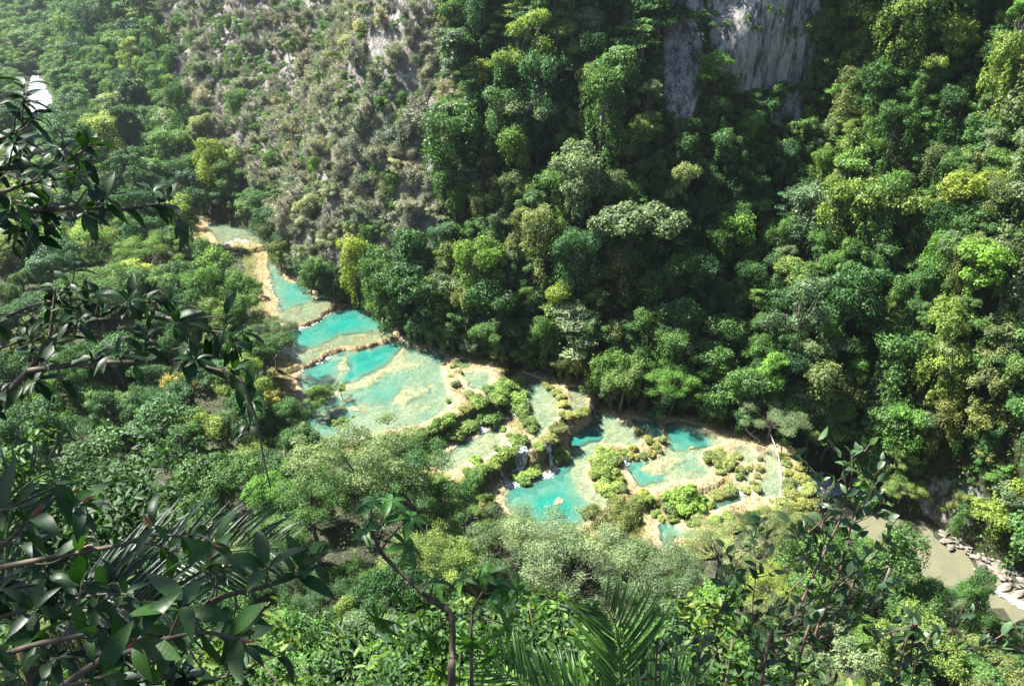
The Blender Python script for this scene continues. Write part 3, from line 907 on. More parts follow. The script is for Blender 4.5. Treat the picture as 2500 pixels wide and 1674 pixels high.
# wall candidates
wa = np.linalg.norm(np.cross(WALL[1:, :-1] - WALL[:-1, :-1], WALL[:-1, 1:] - WALL[:-1, :-1]), axis=2)
wpx2 = wpx.reshape(NH, NS); wpy2 = wpy.reshape(NH, NS)
vis = (wpx2[:-1, :-1] > -260) & (wpx2[:-1, :-1] < 2780) & (wpy2[:-1, :-1] > -260) & (wpy2[:-1, :-1] < 1700) & (HH[:-1, :-1] > -.5) & (HH[:-1, :-1] < 108)
prob = (wa * vis).ravel(); prob /= prob.sum()
ci_ = rng.choice(len(prob), 26000, p=prob)
wi, wj = np.unravel_index(ci_, wa.shape)
fu, fv = rng.random(len(wi))[:, None], rng.random(len(wi))[:, None]
wc = WALL[wi, wj] + fu * (WALL[wi + 1, wj] - WALL[wi, wj]) + fv * (WALL[wi, wj + 1] - WALL[wi, wj])
c_rock, c_dry, c_px, c_py = WROCK[wi, wj], WDRY[wi, wj], wpx2[wi, wj], wpy2[wi, wj]
keep = rng.random(len(wc)) > np.where(c_rock > .45, np.where(c_dry > .4, .70, np.where(c_py > 900, .6, .975)), 0)
wc, c_rock, c_dry, c_px, c_py = wc[keep], c_rock[keep], c_dry[keep], c_px[keep], c_py[keep]
wdist = np.linalg.norm(wc - np.array([0, 0, H]), axis=1)
szr = (.5 + 1.0 * rng.random(len(wc)) ** 1.5) * np.where(c_dry > .4, .62, 1) * np.where(c_rock > .45, np.where(c_dry > .4, .7, .35), 1)
rad = 4.5 * szr
sel = poisson(wc, rad)
print('wall trees', len(sel))

def wall_place(px, py, dry, rock):
    if rock > .45: return 'clinging to the grey limestone cliff'
    if px < 480: return 'on the hazy slope toward the far rapids'
    if dry > .4:
        if py < 170: return 'atop the dry spur by the pale cliff' if px > 680 else 'atop the dry spur toward the hazy slope'
        if py < 400: return 'on the middle of the dry spur' if px < 820 else 'on the dry spur beside the sunlit ridge'
        return 'low on the dry spur above the narrow pool' if px < 800 else 'low on the dry spur above the largest pool'
    if px < 1120: return 'beside the foot of the dry spur'
    if px < 1640: return 'on the sunlit ridge above the stepped pools' if py < 560 else 'on the bank above the middle pools'
    if px < 1960: return 'under the grey limestone cliff' if py < 480 else 'in the shaded gully below the cliff'
    return 'on the ridge above the murky river' if py < 760 else 'on the lower slope beside the waterfall'

wall_trees = []
for i in sel:
    p = wc[i]; d = c_dry[i]; s = szr[i]
    u = random.random()
    if c_rock[i] > .45: kind = 'dry' if (d > .4 and u < .8) else 'sparse'
    elif d > .4: kind = 'dry' if u < .70 else ('sparse' if u < .90 else ('dome' if u < .95 else 'vine'))
    else: kind = 'dome' if u < .50 else ('vine' if u < .86 else ('tier' if u < .93 else ('feather' if u < .955 else 'sparse')))
    if kind == 'feather': s *= .62
    if d < .4 and c_rock[i] < .45: s *= 1.18
    if 1590 < c_px[i] < 1990 and 150 < c_py[i] < 430: s *= .55
    app = s * (6 if kind != 'dry' else 5) / wdist[i]
    inframe = -60 < c_px[i] < 2560 and -40 < c_py[i] < 1500
    wall_trees.append((app * (1 if inframe else .2), kind, p, s, c_px[i], c_py[i], d, c_rock[i]))
# ------------------------------------------------------------------ trees of the near bank and the left bank
def ground_at(px, py, h, tmin=12.0, tmax=480.0):
    """where the ray through a photo pixel meets the surface h metres above the ground"""
    d = ray(px, py)
    tmin = max(tmin, 60.0) if h > 2 else tmin
    t = np.linspace(tmin, tmax, 1500)
    x, y, z = d.x * t, d.y * t, H + d.z * t
    g = ground(x, y)[0] + h
    hit = np.nonzero(z < g)[0]
    k = hit[0] if len(hit) else int(np.argmin(z - g))
    return Vector((x[k], y[k], g[k] - h))

CLEAR = np.array([(500,560),(555,622),(600,660),(640,690),(640,760),(690,800),(720,840),(740,885),(765,930),(790,1000),(800,1085),(850,1078),(950,1068),(1040,1085),(1070,1150),(1120,1165),(1200,1190),(1240,1240),(1290,1285),(1420,1290),(1475,1245),(1560,1235),(1600,1320),(1660,1330),(1720,1290),(1760,1255),(1900,1245),(1985,1235),(2100,1290),(2180,1350),(2260,1395),(2340,1425),(2440,1465),(2520,1510),(2520,1400),(2300,1280),(2150,1230),(2000,1100),(1800,1040),(1500,990),(1250,900),(1000,830),(800,730),(690,650),(640,560),(560,520)], float)
CLEAR2 = np.array([(72,190),(106,194),(124,245),(108,262),(70,250)], float)
gc = np.stack([rng.uniform(-330, 150, 30000), rng.uniform(8, 470, 30000)], 1)
gz, gb, gi, gl = ground(gc[:, 0], gc[:, 1])
gp = np.c_[gc, gz]
# only on the river side of the wall's foot
near = np.argmin(((gp[:, None, :2] - sc[None, ::6, :2]) ** 2).sum(-1), 1) * 6
side = ((gp[:, :2] - sc[near, :2]) * nor[near]).sum(1)
gpx, gpy, gdep = project(gp + np.array([0, 0, 7.0]))
rho = np.hypot(gp[:, 0] + 2, gp[:, 1] + 2)
ok = (side < -1.5) & (gb > np.where(gp[:, 1] > 195, 5.5, 2.2)) & (gdep > 20) & (gpx > -380) & (gpx < 2850) & (gpy > -100) & (gpy < 2050) & (rho > 34)
gp = gp[ok]; gb = gb[ok]
gs = rng.uniform(.65, 1.2, len(gp)) * np.where(gp[:, 0] < -40, 1.3, 1.0)
def blocks(p, s, kind, slack=0):
    rr = (8.0 if kind == 'feather' else 5.2) * s; hc = (9.5 if kind == 'feather' else 7.5) * s
    q = np.array([p + np.array([dx * rr, 0, hc + dz * rr * .6]) for dx, dz in ((0, 0), (0, .9), (-.8, 0), (.8, 0), (-.6, .6), (.6, .6))])
    ax, ay, _ = project(q)
    return (sdist(ax, ay, CLEAR, 60.0) < slack).any() or (sdist(ax, ay, CLEAR2, 60.0) < 0).any()

EXPL = [  # photo pixel of the crown's centre, kind, scale, tint, label
 (870,1170,'feather',1.25,'grey-green','broad pale feathery tree on the bank below the largest pool'),
 (1010,1235,'feather',1.1,'mid green','broad green feathery tree in front of the cascades'),
 (760,1270,'feather',.95,'mid green','feathery tree beside the dark hollow below the leaning tree'),
 (1190,1330,'feather',1.0,'grey-green','feathery tree below the deep plunge pool'),
 (1390,1370,'feather',1.15,'grey-green','wide grey-green feathery tree under the plunge pool shore'),
 (1560,1400,'feather',1.05,'grey-green','grey feathery tree below the lowest small pool'),
 (1760,1335,'feather',.75,'grey-green','low feathery tree beside the rope end'),
 (1890,1320,'feather',.7,'olive','small olive feathery tree at the terrace corner'),
 (1500,1270,'near',.42,'bright green','small bright rounded tree at the plunge pool outlet'),
 (745,925,'near',.85,'yellow-green','tall pale green tree overhanging the largest pool, lit from the left'),
 (700,1020,'near',.8,'mid green','dark shore tree beside the grey corner of the largest pool'),
 (655,975,'near',.55,'golden','small golden-leaved tree behind the shore of the largest pool'),
 (632,862,'near',.8,'mid green','rounded tree beside the lower dam of the upper pool'),
 (568,790,'near',.75,'mid green','rounded tree beside the narrow green pool'),
 (488,690,'near',.62,'yellow-green','yellow-green tree beside the ochre rapids'),
 (330,690,'tier',1.1,'yellow-green','flat layered yellow-green tree on the left bank'),
 (425,650,'near',.85,'bright green','bright green tree behind the ochre rapids'),
 (150,600,'vine',1.2,'bright green','bright vine-topped tree in the dark left bank'),
 (2320,1490,'near',.5,'grey-green','grey-green tree on the bank across from the boulders'),
 (2215,1430,'near',.42,'yellow-green','yellow-green tree beside the murky river'),
 (2090,1350,'near',.42,'bright green','bright green bush-like tree beside the waterfall foot'),
 (420,930,'near',.8,'golden','cream-flowered tree between the dark left bank trees'),
 (832,935,'sparse',.36,'yellow-green','thin yellow-green sapling leaning over the ledge of the largest pool'),
 (838,1025,'sparse',.48,'yellow-green','open yellow-green tree on dark bent limbs over the grey pool corner'),
]
placed = []
for px_, py_, k_, s_, tint_, lab_ in EXPL:
    b = ground_at(px_, py_, 9.5 * s_, 40)
    plant(k_, b, s_, tint_, '', 'trees along the near bank', lab_)
    placed.append((np.array(b), 4.2 * s_ * (1.4 if k_ == 'feather' else 1)))
far_enough = np.ones(len(gp), bool)
for b, r0 in placed:
    far_enough &= np.linalg.norm(gp - b, axis=1) > r0
gp, gs, gb = gp[far_enough], gs[far_enough], gb[far_enough]
selg = poisson(gp, 6.0 * gs)
def bank_place(px, py):
    if px < 700: return ('on the left bank toward the far rapids' if py < 480 else ('on the left bank beside the upper pools' if py < 900 else 'on the left slope below the viewpoint'))
    if px < 1700: return 'on the near bank below the pools'
    return 'on the near bank beside the murky river'
bank_trees = []
for i in selg:
    p = gp[i]; s = gs[i]; u = random.random()
    qx, qy, qd = (float(a) for a in project(p + np.array([0, 0, 7.0 * s])))
    if qx > 720 and qx < 2000 and qy < 1500: kind = 'feather' if u < .6 else 'near'
    else: kind = 'near' if u < .62 else ('vine' if u < .72 else ('tier' if u < .82 else ('feather' if u < .95 else 'sparse')))
    if kind == 'feather': s *= .8
    if qd > 190 and kind == 'near': kind = 'dome'
    if qd < 88 and kind != 'feather': kind = 'fine'
    rd = sdist(np.array([p[0]]), np.array([p[1]]), river_poly, 60.0)[0]
    if rd < 22: s *= .62 + .3 * max(rd, 0) / 22
    for _ in range(4):
        if not blocks(p, s, kind): break
        s *= .72
    else: continue
    if s < .3: continue
    app = s * 6 / np.linalg.norm(p - np.array([0, 0, H]))
    bank_trees.append((app * (1 if (-60 < qx < 2560 and qy > -40 and qy < 1760) else .2), kind, p, s, qx, qy))
print('bank trees', len(bank_trees))

def pick_tint(px, py, dry=0.0, bank=False):
    if px < 170 and py < 330: return random.choice(['deep green', 'blue-green', 'deep green'])  # darker tints paint the far-left hill's shade into its crowns
    if bank:
        w = dict([('mid green', 3.5), ('deep green', 3), ('yellow-green', 1.8), ('grey-green', 1.2), ('olive', 1), ('bright green', 1)])
        if px > 1700: w['grey-green'] = 3; w['yellow-green'] = 3
        if px < 520: w = dict([('mid green', 2.5), ('deep green', 7), ('yellow-green', .8), ('blue-green', 2), ('olive', .6)])  # extra deep green stands in for shadow among the left bank trees
    elif dry > .4: w = dict([('grey-green', 3), ('olive', 1.5), ('mid green', .7), ('pale sage', 5)])
    elif px > 1960: w = dict([('mid green', 3), ('yellow-green', 2.5), ('olive', 2), ('bright green', 1), ('grey-green', 2), ('deep green', 1)])
    elif px > 1600: w = dict([('deep green', 4), ('mid green', 3), ('blue-green', 1.5), ('grey-green', 1), ('bright green', .5)])
    else: w = dict([('mid green', 3.5), ('deep green', 2), ('blue-green', 1.5), ('grey-green', 1.5), ('yellow-green', 1.2), ('olive', 1)])
    return random.choices(list(w), list(w.values()))[0]

# the ones that show largest are trees of their own; the rest of the canopy is one mass
rest = []
allt = [('w',) + t for t in wall_trees if not (t[4] < 2150 and (t[2][2] < 40) and blocks(np.asarray(t[2]) - np.array([0, 0, 2.2 * t[3]]), t[3] * .8, t[1], -14))] + [('b',) + t for t in bank_trees]
allt.sort(key=lambda t: -t[1])
LIMIT = {'fine': 90, 'dome': 240, 'vine': 150, 'near': 110, 'dry': 290, 'sparse': 90, 'tier': 60, 'feather': 60}
used = {}
for t in allt:
    src, app, kind, p, s, qx, qy = t[:7]
    if used.get(kind, 0) >= LIMIT[kind] or app < .006:
        rest.append((kind, p, s)); continue
    used[kind] = used.get(kind, 0) + 1
    if src == 'w':
        where = wall_place(qx, qy, t[7], t[8])
        if kind == 'dry':
            plant_dry(p, s * 1.25, where, (random.gauss(0, .15), random.gauss(0, .15)))
        else:
            plant(kind, Vector(p) - Vector((0, 0, 2.2 * s)), s, pick_tint(qx, qy, t[7]), where, {'dome': 'domed trees of the far slope', 'vine': 'vine-draped trees of the far slope'}.get(kind, 'other trees of the far slope'))
    else:
        plant(kind, Vector(p) - Vector((0, 0, .3)), s, pick_tint(qx, qy, bank=True), bank_place(qx, qy), 'trees along the near bank')
# a fringe of trees leaning over the far shore
k_ = 0
sdone = 0.0
while sdone < su[-1]:
    j = int(np.searchsorted(su, sdone)); j = min(j, NS - 1)
    if 655 < sc[j, 3] < 2120:
        kind = random.choices(['dome', 'vine', 'tier', 'sparse', 'near'], [4, 5, 1, 1, 2])[0]
        s = random.uniform(.42, .85)
        off = random.uniform(-2.6, 1.2)
        p = Vector((sc[j, 0] + nor[j, 0] * off, sc[j, 1] + nor[j, 1] * off, sc[j, 2] - .5 - 1.6 * s))
        x_ = sc[j, 3]
        wh = 'beside the narrow upper pools' if x_ < 950 else ('behind the largest pool' if x_ < 1200 else ('behind the crescent shallow' if x_ < 1480 else ('behind the shoal pool' if x_ < 1800 else 'above the waterfall lip')))
        plant(kind, p, s, pick_tint(x_, 900, 0), 'on the far shore ' + wh, 'trees on the far shore of the pools')
    sdone += random.uniform(2.2, 4.0)
print('individual', used, 'rest', len(rest))

# the remaining canopy: one object, crowns set on points
lib = bpy.data.collections.new('crown_kinds')
order = ['fine', 'dome', 'vine', 'tier', 'feather', 'near', 'sparse']
libmap = {}
seen = set()
for o in list(COL.objects):
    if (o.name.startswith('crown') or o.name.startswith('twigs')) and o.data.name not in seen:
        seen.add(o.data.name); lib.objects.link(o)
names = sorted(o.name for o in lib.objects)
data2idx = {}
for i, nme in enumerate(names):
    data2idx.setdefault(bpy.data.objects[nme].data.name.split('_crown')[0].split('_twigs')[0], []).append(i)
rp, rs, rr_, ri = [], [], [], []
for kind, p, s in rest:
    k = kind
    if k not in data2idx: k = 'dome'
    rp.append(p - np.array([0, 0, 2.2 * s])); rs.append(s * random.uniform(.9, 1.1)); rr_.append(random.uniform(0, 6.28)); ri.append(random.choice(data2idx[k]))
me = bpy.data.meshes.new('forest')
me.vertices.add(len(rp)); me.vertices.foreach_set('co', np.array(rp, np.float32).ravel())
for an, av, ty in (('scl', rs, 'FLOAT'), ('rot', rr_, 'FLOAT'), ('idx', ri, 'INT')):
    a = me.attributes.new(an, ty, 'POINT'); a.data.foreach_set('value', np.array(av, np.float32 if ty == 'FLOAT' else np.int32))
fo = obj('forest', me); fo.color = (*GREENS['mid green'], 1)
tag(fo, 'dense mass of smaller tree crowns filling the valley slopes', 'forest', kind='stuff')
ng = bpy.data.node_groups.new('canopy', 'GeometryNodeTree')
ng.interface.new_socket('Geometry', in_out='INPUT', socket_type='NodeSocketGeometry')
ng.interface.new_socket('Geometry', in_out='OUTPUT', socket_type='NodeSocketGeometry')
gi_ = ng.nodes.new('NodeGroupInput'); go_ = ng.nodes.new('NodeGroupOutput')
iop = ng.nodes.new('GeometryNodeInstanceOnPoints')
cinf = ng.nodes.new('GeometryNodeCollectionInfo'); cinf.inputs['Collection'].default_value = lib
cinf.inputs['Separate Children'].default_value = True; cinf.inputs['Reset Children'].default_value = True
def named(nm, ty):
    n = ng.nodes.new('GeometryNodeInputNamedAttribute'); n.data_type = ty; n.inputs['Name'].default_value = nm; return n.outputs['Attribute']
ng.links.new(gi_.outputs[0], iop.inputs['Points'])
ng.links.new(cinf.outputs[0], iop.inputs['Instance'])
iop.inputs['Pick Instance'].default_value = True
ng.links.new(named('idx', 'INT'), iop.inputs['Instance Index'])
cxyz = ng.nodes.new('ShaderNodeCombineXYZ'); ng.links.new(named('rot', 'FLOAT'), cxyz.inputs[2])
ng.links.new(cxyz.outputs[0], iop.inputs['Rotation'])
ng.links.new(named('scl', 'FLOAT'), iop.inputs['Scale'])
ng.links.new(iop.outputs[0], go_.inputs[0])
fo.modifiers.new('canopy', 'NODES').node_group = ng

# low growth covering the slopes between the trees
def cover(points, normals, count_tint, leaf, r, lift):
    k = len(points)
    n = unit(normals * .5 + np.array([0, 0, .6]) + .6 * r.normal(size=(k, 3)))
    p = points + normals * (lift * r.random((k, 1)) ** 1.3) + r.normal(size=(k, 3)) * .25
    return leaf_quads(p, n, leaf, leaf * .5, r, count_tint)
r = np.random.default_rng(99)
ci2 = r.choice(len(prob), 130000, p=prob)
wi, wj = np.unravel_index(ci2, wa.shape)
fu, fv = r.random(len(wi))[:, None], r.random(len(wi))[:, None]
up_, al_ = WALL[wi + 1, wj] - WALL[wi, wj], WALL[wi, wj + 1] - WALL[wi, wj]
pp = WALL[wi, wj] + fu * up_ + fv * al_
nn = unit(np.cross(up_, al_)); nn *= np.where(nn @ np.array([-.5, -.7, .5]) < 0, -1, 1)[:, None]
clump = fbm(pp[:, 0] / 3, pp[:, 1] / 3, pp[:, 2] / 3, 2, 88)
keepc = (r.random(len(pp)) > np.where(WROCK[wi, wj] > .4, .90, 0)) & (r.random(len(pp)) > np.where(WDRY[wi, wj] > .4, .72, 0)) & (clump > -.35)
pp, nn, clump = pp[keepc], nn[keepc], clump[keepc]
V, F, T = cover(pp, nn, np.clip(.45 + .25 * clump + .13 * r.normal(size=len(pp)), .02, 1), .60, r, 2.6)
o = obj('undergrowth', mesh_np('undergrowth', V, F, False, dict(tint=T), M['leaf'])); o.color = (.072, .145, .042, 1)
tag(o, 'low green undergrowth matting the far slope between the trees', 'undergrowth', kind='stuff')
k = 120000
gx2 = np.stack([r.uniform(-150, 120, k), r.uniform(18, 300, k)], 1)
z2, b2, i2, l2 = ground(gx2[:, 0], gx2[:, 1])
qx, qy, qd = project(np.c_[gx2, z2])
m2 = (b2 > 4.5) & (qx > -100) & (qx < 2600) & (qy < 2000) & (qd > 15)
pp = np.c_[gx2, z2][m2]; nn = np.tile(np.array([[0, -.2, .98]]), (len(pp), 1))
clump = fbm(pp[:, 0] / 3, pp[:, 1] / 3, 0, 2, 89)
V, F, T = cover(pp, nn, np.clip(.45 + .25 * clump + .13 * r.normal(size=len(pp)), .02, 1), .5, r, 1.6)
o = obj('undergrowth', mesh_np('undergrowth', V, F, False, dict(tint=T), M['leaf'])); o.color = (.072, .145, .042, 1)
tag(o, 'low green undergrowth on the near slope under the trees', 'undergrowth', kind='stuff')
#@@TERRACE
# ------------------------------------------------------------------ plants at the viewpoint
def leaf_shape(name, width, fold, droop, mat, n=6, tipp=1.35, seed=0, wavy=0.0):
    """one broad leaf, base at the origin, tip along +Y, face up +Z"""
    V = []; F = []; T = []
    for i in range(n + 1):
        u = i / n
        w = width * .5 * (math.sin(math.pi * min(u, 1) ** .85) ** .8 if 0 < u < 1 else 0.0) * (1 - .25 * max(0, u - .6))
        if i == 0: w = width * .03
        if i == n: w = width * .015
        z = -droop * u * u + .04 * math.sin(math.pi * u)
        y = u * (1 - .25 * droop * u)
        wz = wavy * math.sin(u * 9 + seed)
        V += [(-w, y, z + fold * w + wz), (0, y, z), (w, y, z + fold * w - wz)]
    for i in range(n):
        a = i * 3
        F += [(a, a + 1, a + 4, a + 3), (a + 1, a + 2, a + 5, a + 4)]
    return mesh_np(name, V, F, True, dict(tint=np.full(len(V), .5), rib=np.tile([1, 0, 1], n + 1)), mat)

def glossy_leaf(name, rough, spec, trans, ribc=1.5):
    m, nt, out = new_mat(name)
    oi = N(nt, 'ShaderNodeObjectInfo')
    var = ramp(nt, oi.outputs['Random'], [(0, (.6, .68, .7)), (.5, (1, 1, 1)), (.85, (1.1, 1.12, .9)), (1, (1.55, 1.4, .9))])
    col = mixc(nt, 1.0, oi.outputs['Color'], var, 'MULTIPLY')
    tc = N(nt, 'ShaderNodeTexCoord').outputs['Object']
    mott = ramp(nt, noise(nt, 9, 4, .6, tc), [(.3, (.86, .9, .86)), (.7, (1.08, 1.06, 1.02))])
    col = mixc(nt, 1.0, col, mott, 'MULTIPLY')
    rib = attr(nt, 'rib')
    rf = ramp(nt, rib, [(.0, (1, 1, 1)), (.10, (0, 0, 0))])
    col = mixc(nt, rf, col, mixc(nt, 1.0, col, (ribc, ribc, ribc), 'MULTIPLY'))
    wv = N(nt, 'ShaderNodeTexWave'); wv.inputs['Scale'].default_value = 3.2; wv.inputs['Distortion'].default_value = 1.2
    wv.bands_direction = 'Y'; nt.links.new(tc, wv.inputs['Vector'])
    p = principled(nt, None, col, rough, spec, bump(nt, wv.outputs['Fac'], .05, .004))
    tl = N(nt, 'ShaderNodeBsdfTranslucent'); nt.links.new(mixc(nt, 1, col, (1.2, 1.4, .4), 'MULTIPLY'), tl.inputs[0])
    ms = N(nt, 'ShaderNodeMixShader'); ms.inputs[0].default_value = trans
    nt.links.new(p.outputs[0], ms.inputs[1]); nt.links.new(tl.outputs[0], ms.inputs[2]); nt.links.new(ms.outputs[0], out.inputs[0])
    return m
M['gloss'] = glossy_leaf('glossy_leaf', .45, .32, .30)
M['dull'] = glossy_leaf('dull_leaf', .42, .4, .25)
m, nt, out = new_mat('stem')
c = ramp(nt, noise(nt, 14, 4, .6, geo_pos(nt)), [(.3, (.035, .030, .020)), (.7, (.11, .085, .055))]); principled(nt, out, c, .7, .3); M['stem'] = m
m, nt, out = new_mat('red_stem')
c = ramp(nt, noise(nt, 14, 4, .6, geo_pos(nt)), [(.3, (.06, .028, .018)), (.7, (.17, .11, .08))]); principled(nt, out, c, .6, .3); M['redstem'] = m
m, nt, out = new_mat('red_bud'); principled(nt, out, (.34, .05, .035), .4, .5); M['bud'] = m
BROAD = [leaf_shape('broad_leaf', w, f, d, M['gloss'], 7, seed=i, wavy=.008) for i, (w, f, d) in enumerate([(.33, .25, .12), (.30, .35, .28), (.36, .18, .05), (.31, .3, .45)])]
DULLL = [leaf_shape('small_leaf', w, f, d, M['dull'], 5, seed=i) for i, (w, f, d) in enumerate([(.42, .3, .1), (.38, .5, .3), (.46, .2, .2)])]
PALML = [leaf_shape('leaflet', w, f, d, M['dull'], 6, seed=i) for i, (w, f, d) in enumerate([(.050, .5, .10), (.045, .6, .25), (.048, .5, .4)])]
BUDM = leaf_shape('bud', .3, .9, -.1, M['bud'], 4)

def set_axes(o, pos, d, n, L, parent):
    d = d.normalized(); n = (n - d * n.dot(d))
    n = n.normalized() if n.length > 1e-4 else d.orthogonal().normalized()
    x = d.cross(n)
    o.matrix_world = Matrix(((x.x * L, d.x * L, n.x * L, pos.x), (x.y * L, d.y * L, n.y * L, pos.y), (x.z * L, d.z * L, n.z * L, pos.z), (0, 0, 0, 1)))
def part(name, me, parent, color=None):
    o = bpy.data.objects.new(name, me); COL.objects.link(o); o.parent = parent
    o.matrix_parent_inverse = parent.matrix_world.inverted()
    if color: o.color = (*color, 1)
    return o
def new_plant(name, base, label, cat, group=None):
    t = empty(name, base); t.matrix_world = Matrix.Translation(base)
    return tag(t, label, cat, group)
def rv(s=1.0): return Vector((random.gauss(0, s), random.gauss(0, s), random.gauss(0, s)))
UP = Vector((0, 0, 1))
LEAFN = {}
def leaf(parent, meshes, pos, d, n, L, color, name='leaf'):
    k = parent.name
    if name == 'leaf':
        LEAFN[k] = LEAFN.get(k, 0) + 1
        if LEAFN[k] > 295: return None
    o = part(name, random.choice(meshes), parent, color)
    set_axes(o, pos, d, n, L, parent)
    return o
def whorl(parent, meshes, pos, axis, k, L, color, spread=1.0, bud=False, droop=.25):
    """leaves set round a shoot tip"""
    axis = axis.normalized(); a0 = random.uniform(0, 6.28)
    u = axis.orthogonal().normalized(); w = axis.cross(u)
    for i in range(k):
        a = a0 + i * 2.4 + random.gauss(0, .15)
        side = u * math.cos(a) + w * math.sin(a)
        d = (side * spread + axis * random.uniform(.1, .8) + Vector((0, 0, -droop * random.uniform(.3, 1.6)))).normalized()
        n = (UP * 1.2 + axis * .3 + rv(.3))
        leaf(parent, meshes, pos - axis * (i * L * .05) + side * L * .04, d, n, L * random.uniform(.45, 1.0), color)
    if bud:
        leaf(parent, [BUDM], pos, (axis + rv(.2)), rv(), L * .28, None, 'bud')

def branch_path(pp, dist):
    return [PD(x, y, dist + (q[0] if q else 0)) for x, y, *q in pp]
def stem(parent, pts, r0, r1, mat, name='branch'):
    mb = MB(); cp = catmull(np.array([list(p) for p in pts]), 5) if len(pts) > 2 else np.array([list(p) for p in pts])
    rad = np.linspace(r0, r1, len(cp)) * (1 + .06 * np.array([random.gauss(0, 1) for _ in cp]))
    mb.tube([Vector(p) for p in cp], list(rad), 7)
    o = part(name, mb.mesh(name, mat), parent)
    return cp
def dense_branch(parent, pp, dist, r0, r1, L, color, step, k=3, mat=None, meshes=None, bud=.0, jit=.35):
    """a leafy branch: stem through photo points, side shoots with leaf whorls along it"""
    pts = branch_path(pp, dist); mat = mat or M['stem']; meshes = meshes or BROAD
    cp = stem(parent, pts, r0, r1, mat)
    seglen = np.r_[0, np.cumsum(np.linalg.norm(np.diff(cp, axis=0), axis=1))]
    s = step * .6
    while s < seglen[-1]:
        p = Vector([float(np.interp(s, seglen, cp[:, a])) for a in range(3)])
        q = Vector([float(np.interp(min(s + .1, seglen[-1]), seglen, cp[:, a])) for a in range(3)])
        tg = (q - p).normalized() if (q - p).length > 1e-5 else Vector((1, 0, 0))
        if float(project(np.array(p))[0]) < -60:
            s += step; continue
        d = (tg * .6 + rv(.45) + UP * .25).normalized()
        e = p + d * random.uniform(.4, 1.1) * L * 1.2
        if random.random() < .8:
            stem(parent, [p, p.lerp(e, .5) + rv(.01), e], r1 * .9, r1 * .5, mat, 'twig')
            whorl(parent, meshes, e, d, k + random.randint(0, 2), L, color, bud=random.random() < bud)
        else:
            leaf(parent, meshes, p, (d + rv(.3)), UP + rv(.3), L, color)
        s += step * random.uniform(.7, 1.3)
    p = Vector(cp[-1]); tg = (Vector(cp[-1]) - Vector(cp[-3])).normalized()
    whorl(parent, meshes, p, tg, k + 3, L, color, bud=random.random() < bud)
gz_at = lambda x, y: float(ground(np.array([x]), np.array([y]))[0][0])
DKG = (.013, .040, .009); GLG = (.022, .060, .012)  # leaf greens lowered to put the foreground shade into the colour

# --- the tree whose boughs reach in from beside the viewpoint, and its own crown overhead
base = Vector((-6.2, 2.2, gz_at(-6.2, 2.2)))
bt = new_plant('broad_leaved_tree', base, 'overhanging tree with large glossy dark leaves beside the viewpoint', 'tree', None)
stem(bt, [base - UP * .5, base + Vector((.2, .2, 3.0)), base + Vector((.5, .9, 6.2)), base + Vector((.4, 1.2, 9.5)), base + Vector((.3, 1.2, 12.0))], .26, .10, M['stem'], 'trunk')
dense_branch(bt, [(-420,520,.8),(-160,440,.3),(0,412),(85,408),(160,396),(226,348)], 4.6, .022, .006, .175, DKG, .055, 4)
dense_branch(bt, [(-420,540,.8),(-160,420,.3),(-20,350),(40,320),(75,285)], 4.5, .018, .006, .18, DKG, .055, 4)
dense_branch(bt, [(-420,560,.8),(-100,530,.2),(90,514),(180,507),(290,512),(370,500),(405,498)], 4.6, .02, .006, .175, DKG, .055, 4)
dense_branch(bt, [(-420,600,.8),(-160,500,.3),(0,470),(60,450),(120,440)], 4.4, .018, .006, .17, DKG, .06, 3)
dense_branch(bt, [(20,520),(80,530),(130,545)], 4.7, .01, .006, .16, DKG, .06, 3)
for a in range(26):                         # the rest of the crown, above the frame
    ang = random.uniform(0, 6.28); rr_ = random.uniform(.8, 3.6)
    c_ = base + Vector((.4 + math.cos(ang) * rr_ * 1.0, 1.4 + math.sin(ang) * rr_, random.uniform(8.6, 12.6)))
    if project(np.array([c_ - UP * .5]))[1][0] > -70 and project(np.array([c_]))[2][0] > 0: c_.z += 2.2
    st0 = base + Vector((.45, 1.1, random.uniform(7.5, 10)))
    stem(bt, [st0, st0.lerp(c_, .5) + UP * .3, c_], .045, .02, M['stem'], 'bough')
def foliage_mass(parent, centers, rads, count, L, color, name, seed, mat):
    r = np.random.default_rng(seed)
    lob = [(c.x, c.y, c.z, rd, .7) for c, rd in zip(centers, rads)]
    p, n, k = lobes_points(lob, count, r, below=-.7, shell=.7)
    n = unit(n * .6 + .5 * r.normal(size=n.shape) + np.array([0, 0, .5]))
    V, F, T = leaf6(p, n, L, L * .42, r)
    o = part(name, mesh_np(name, V, F, False, dict(tint=T, rib=np.ones(len(T))), mat), parent, color)
    o['kind'] = 'stuff'
    return o
def leaf6(p, n, L, W, r, hang=.0):
    k = len(p)
    t = unit(np.cross(n, unit(r.normal(size=(k, 3)))))
    t = unit(t + np.array([0, 0, -.35])); n = unit(n - t * (n * t).sum(1, keepdims=True)); b = np.cross(n, t)
    L = L * r.uniform(.6, 1.25, (k, 1)); W = W * r.uniform(.7, 1.2, (k, 1))
    c = p
    V = np.stack([c - t * L * .5, c - t * L * .18 + b * W * .48 + n * W * .18, c + t * L * .18 + b * W * .42 + n * W * .15, c + t * L * .5 - n * L * .1,
                  c + t * L * .18 - b * W * .42 + n * W * .15, c - t * L * .18 - b * W * .48 + n * W * .18], 1)
    i = np.arange(k)[:, None] * 6
    F = np.concatenate([i + np.array([[0, 3, 2, 1]]), i + np.array([[0, 5, 4, 3]])], 0)
    T = np.repeat(np.clip(.5 + .16 * r.normal(size=k), 0, 1), 6)
    return V.reshape(-1, 3), F, T
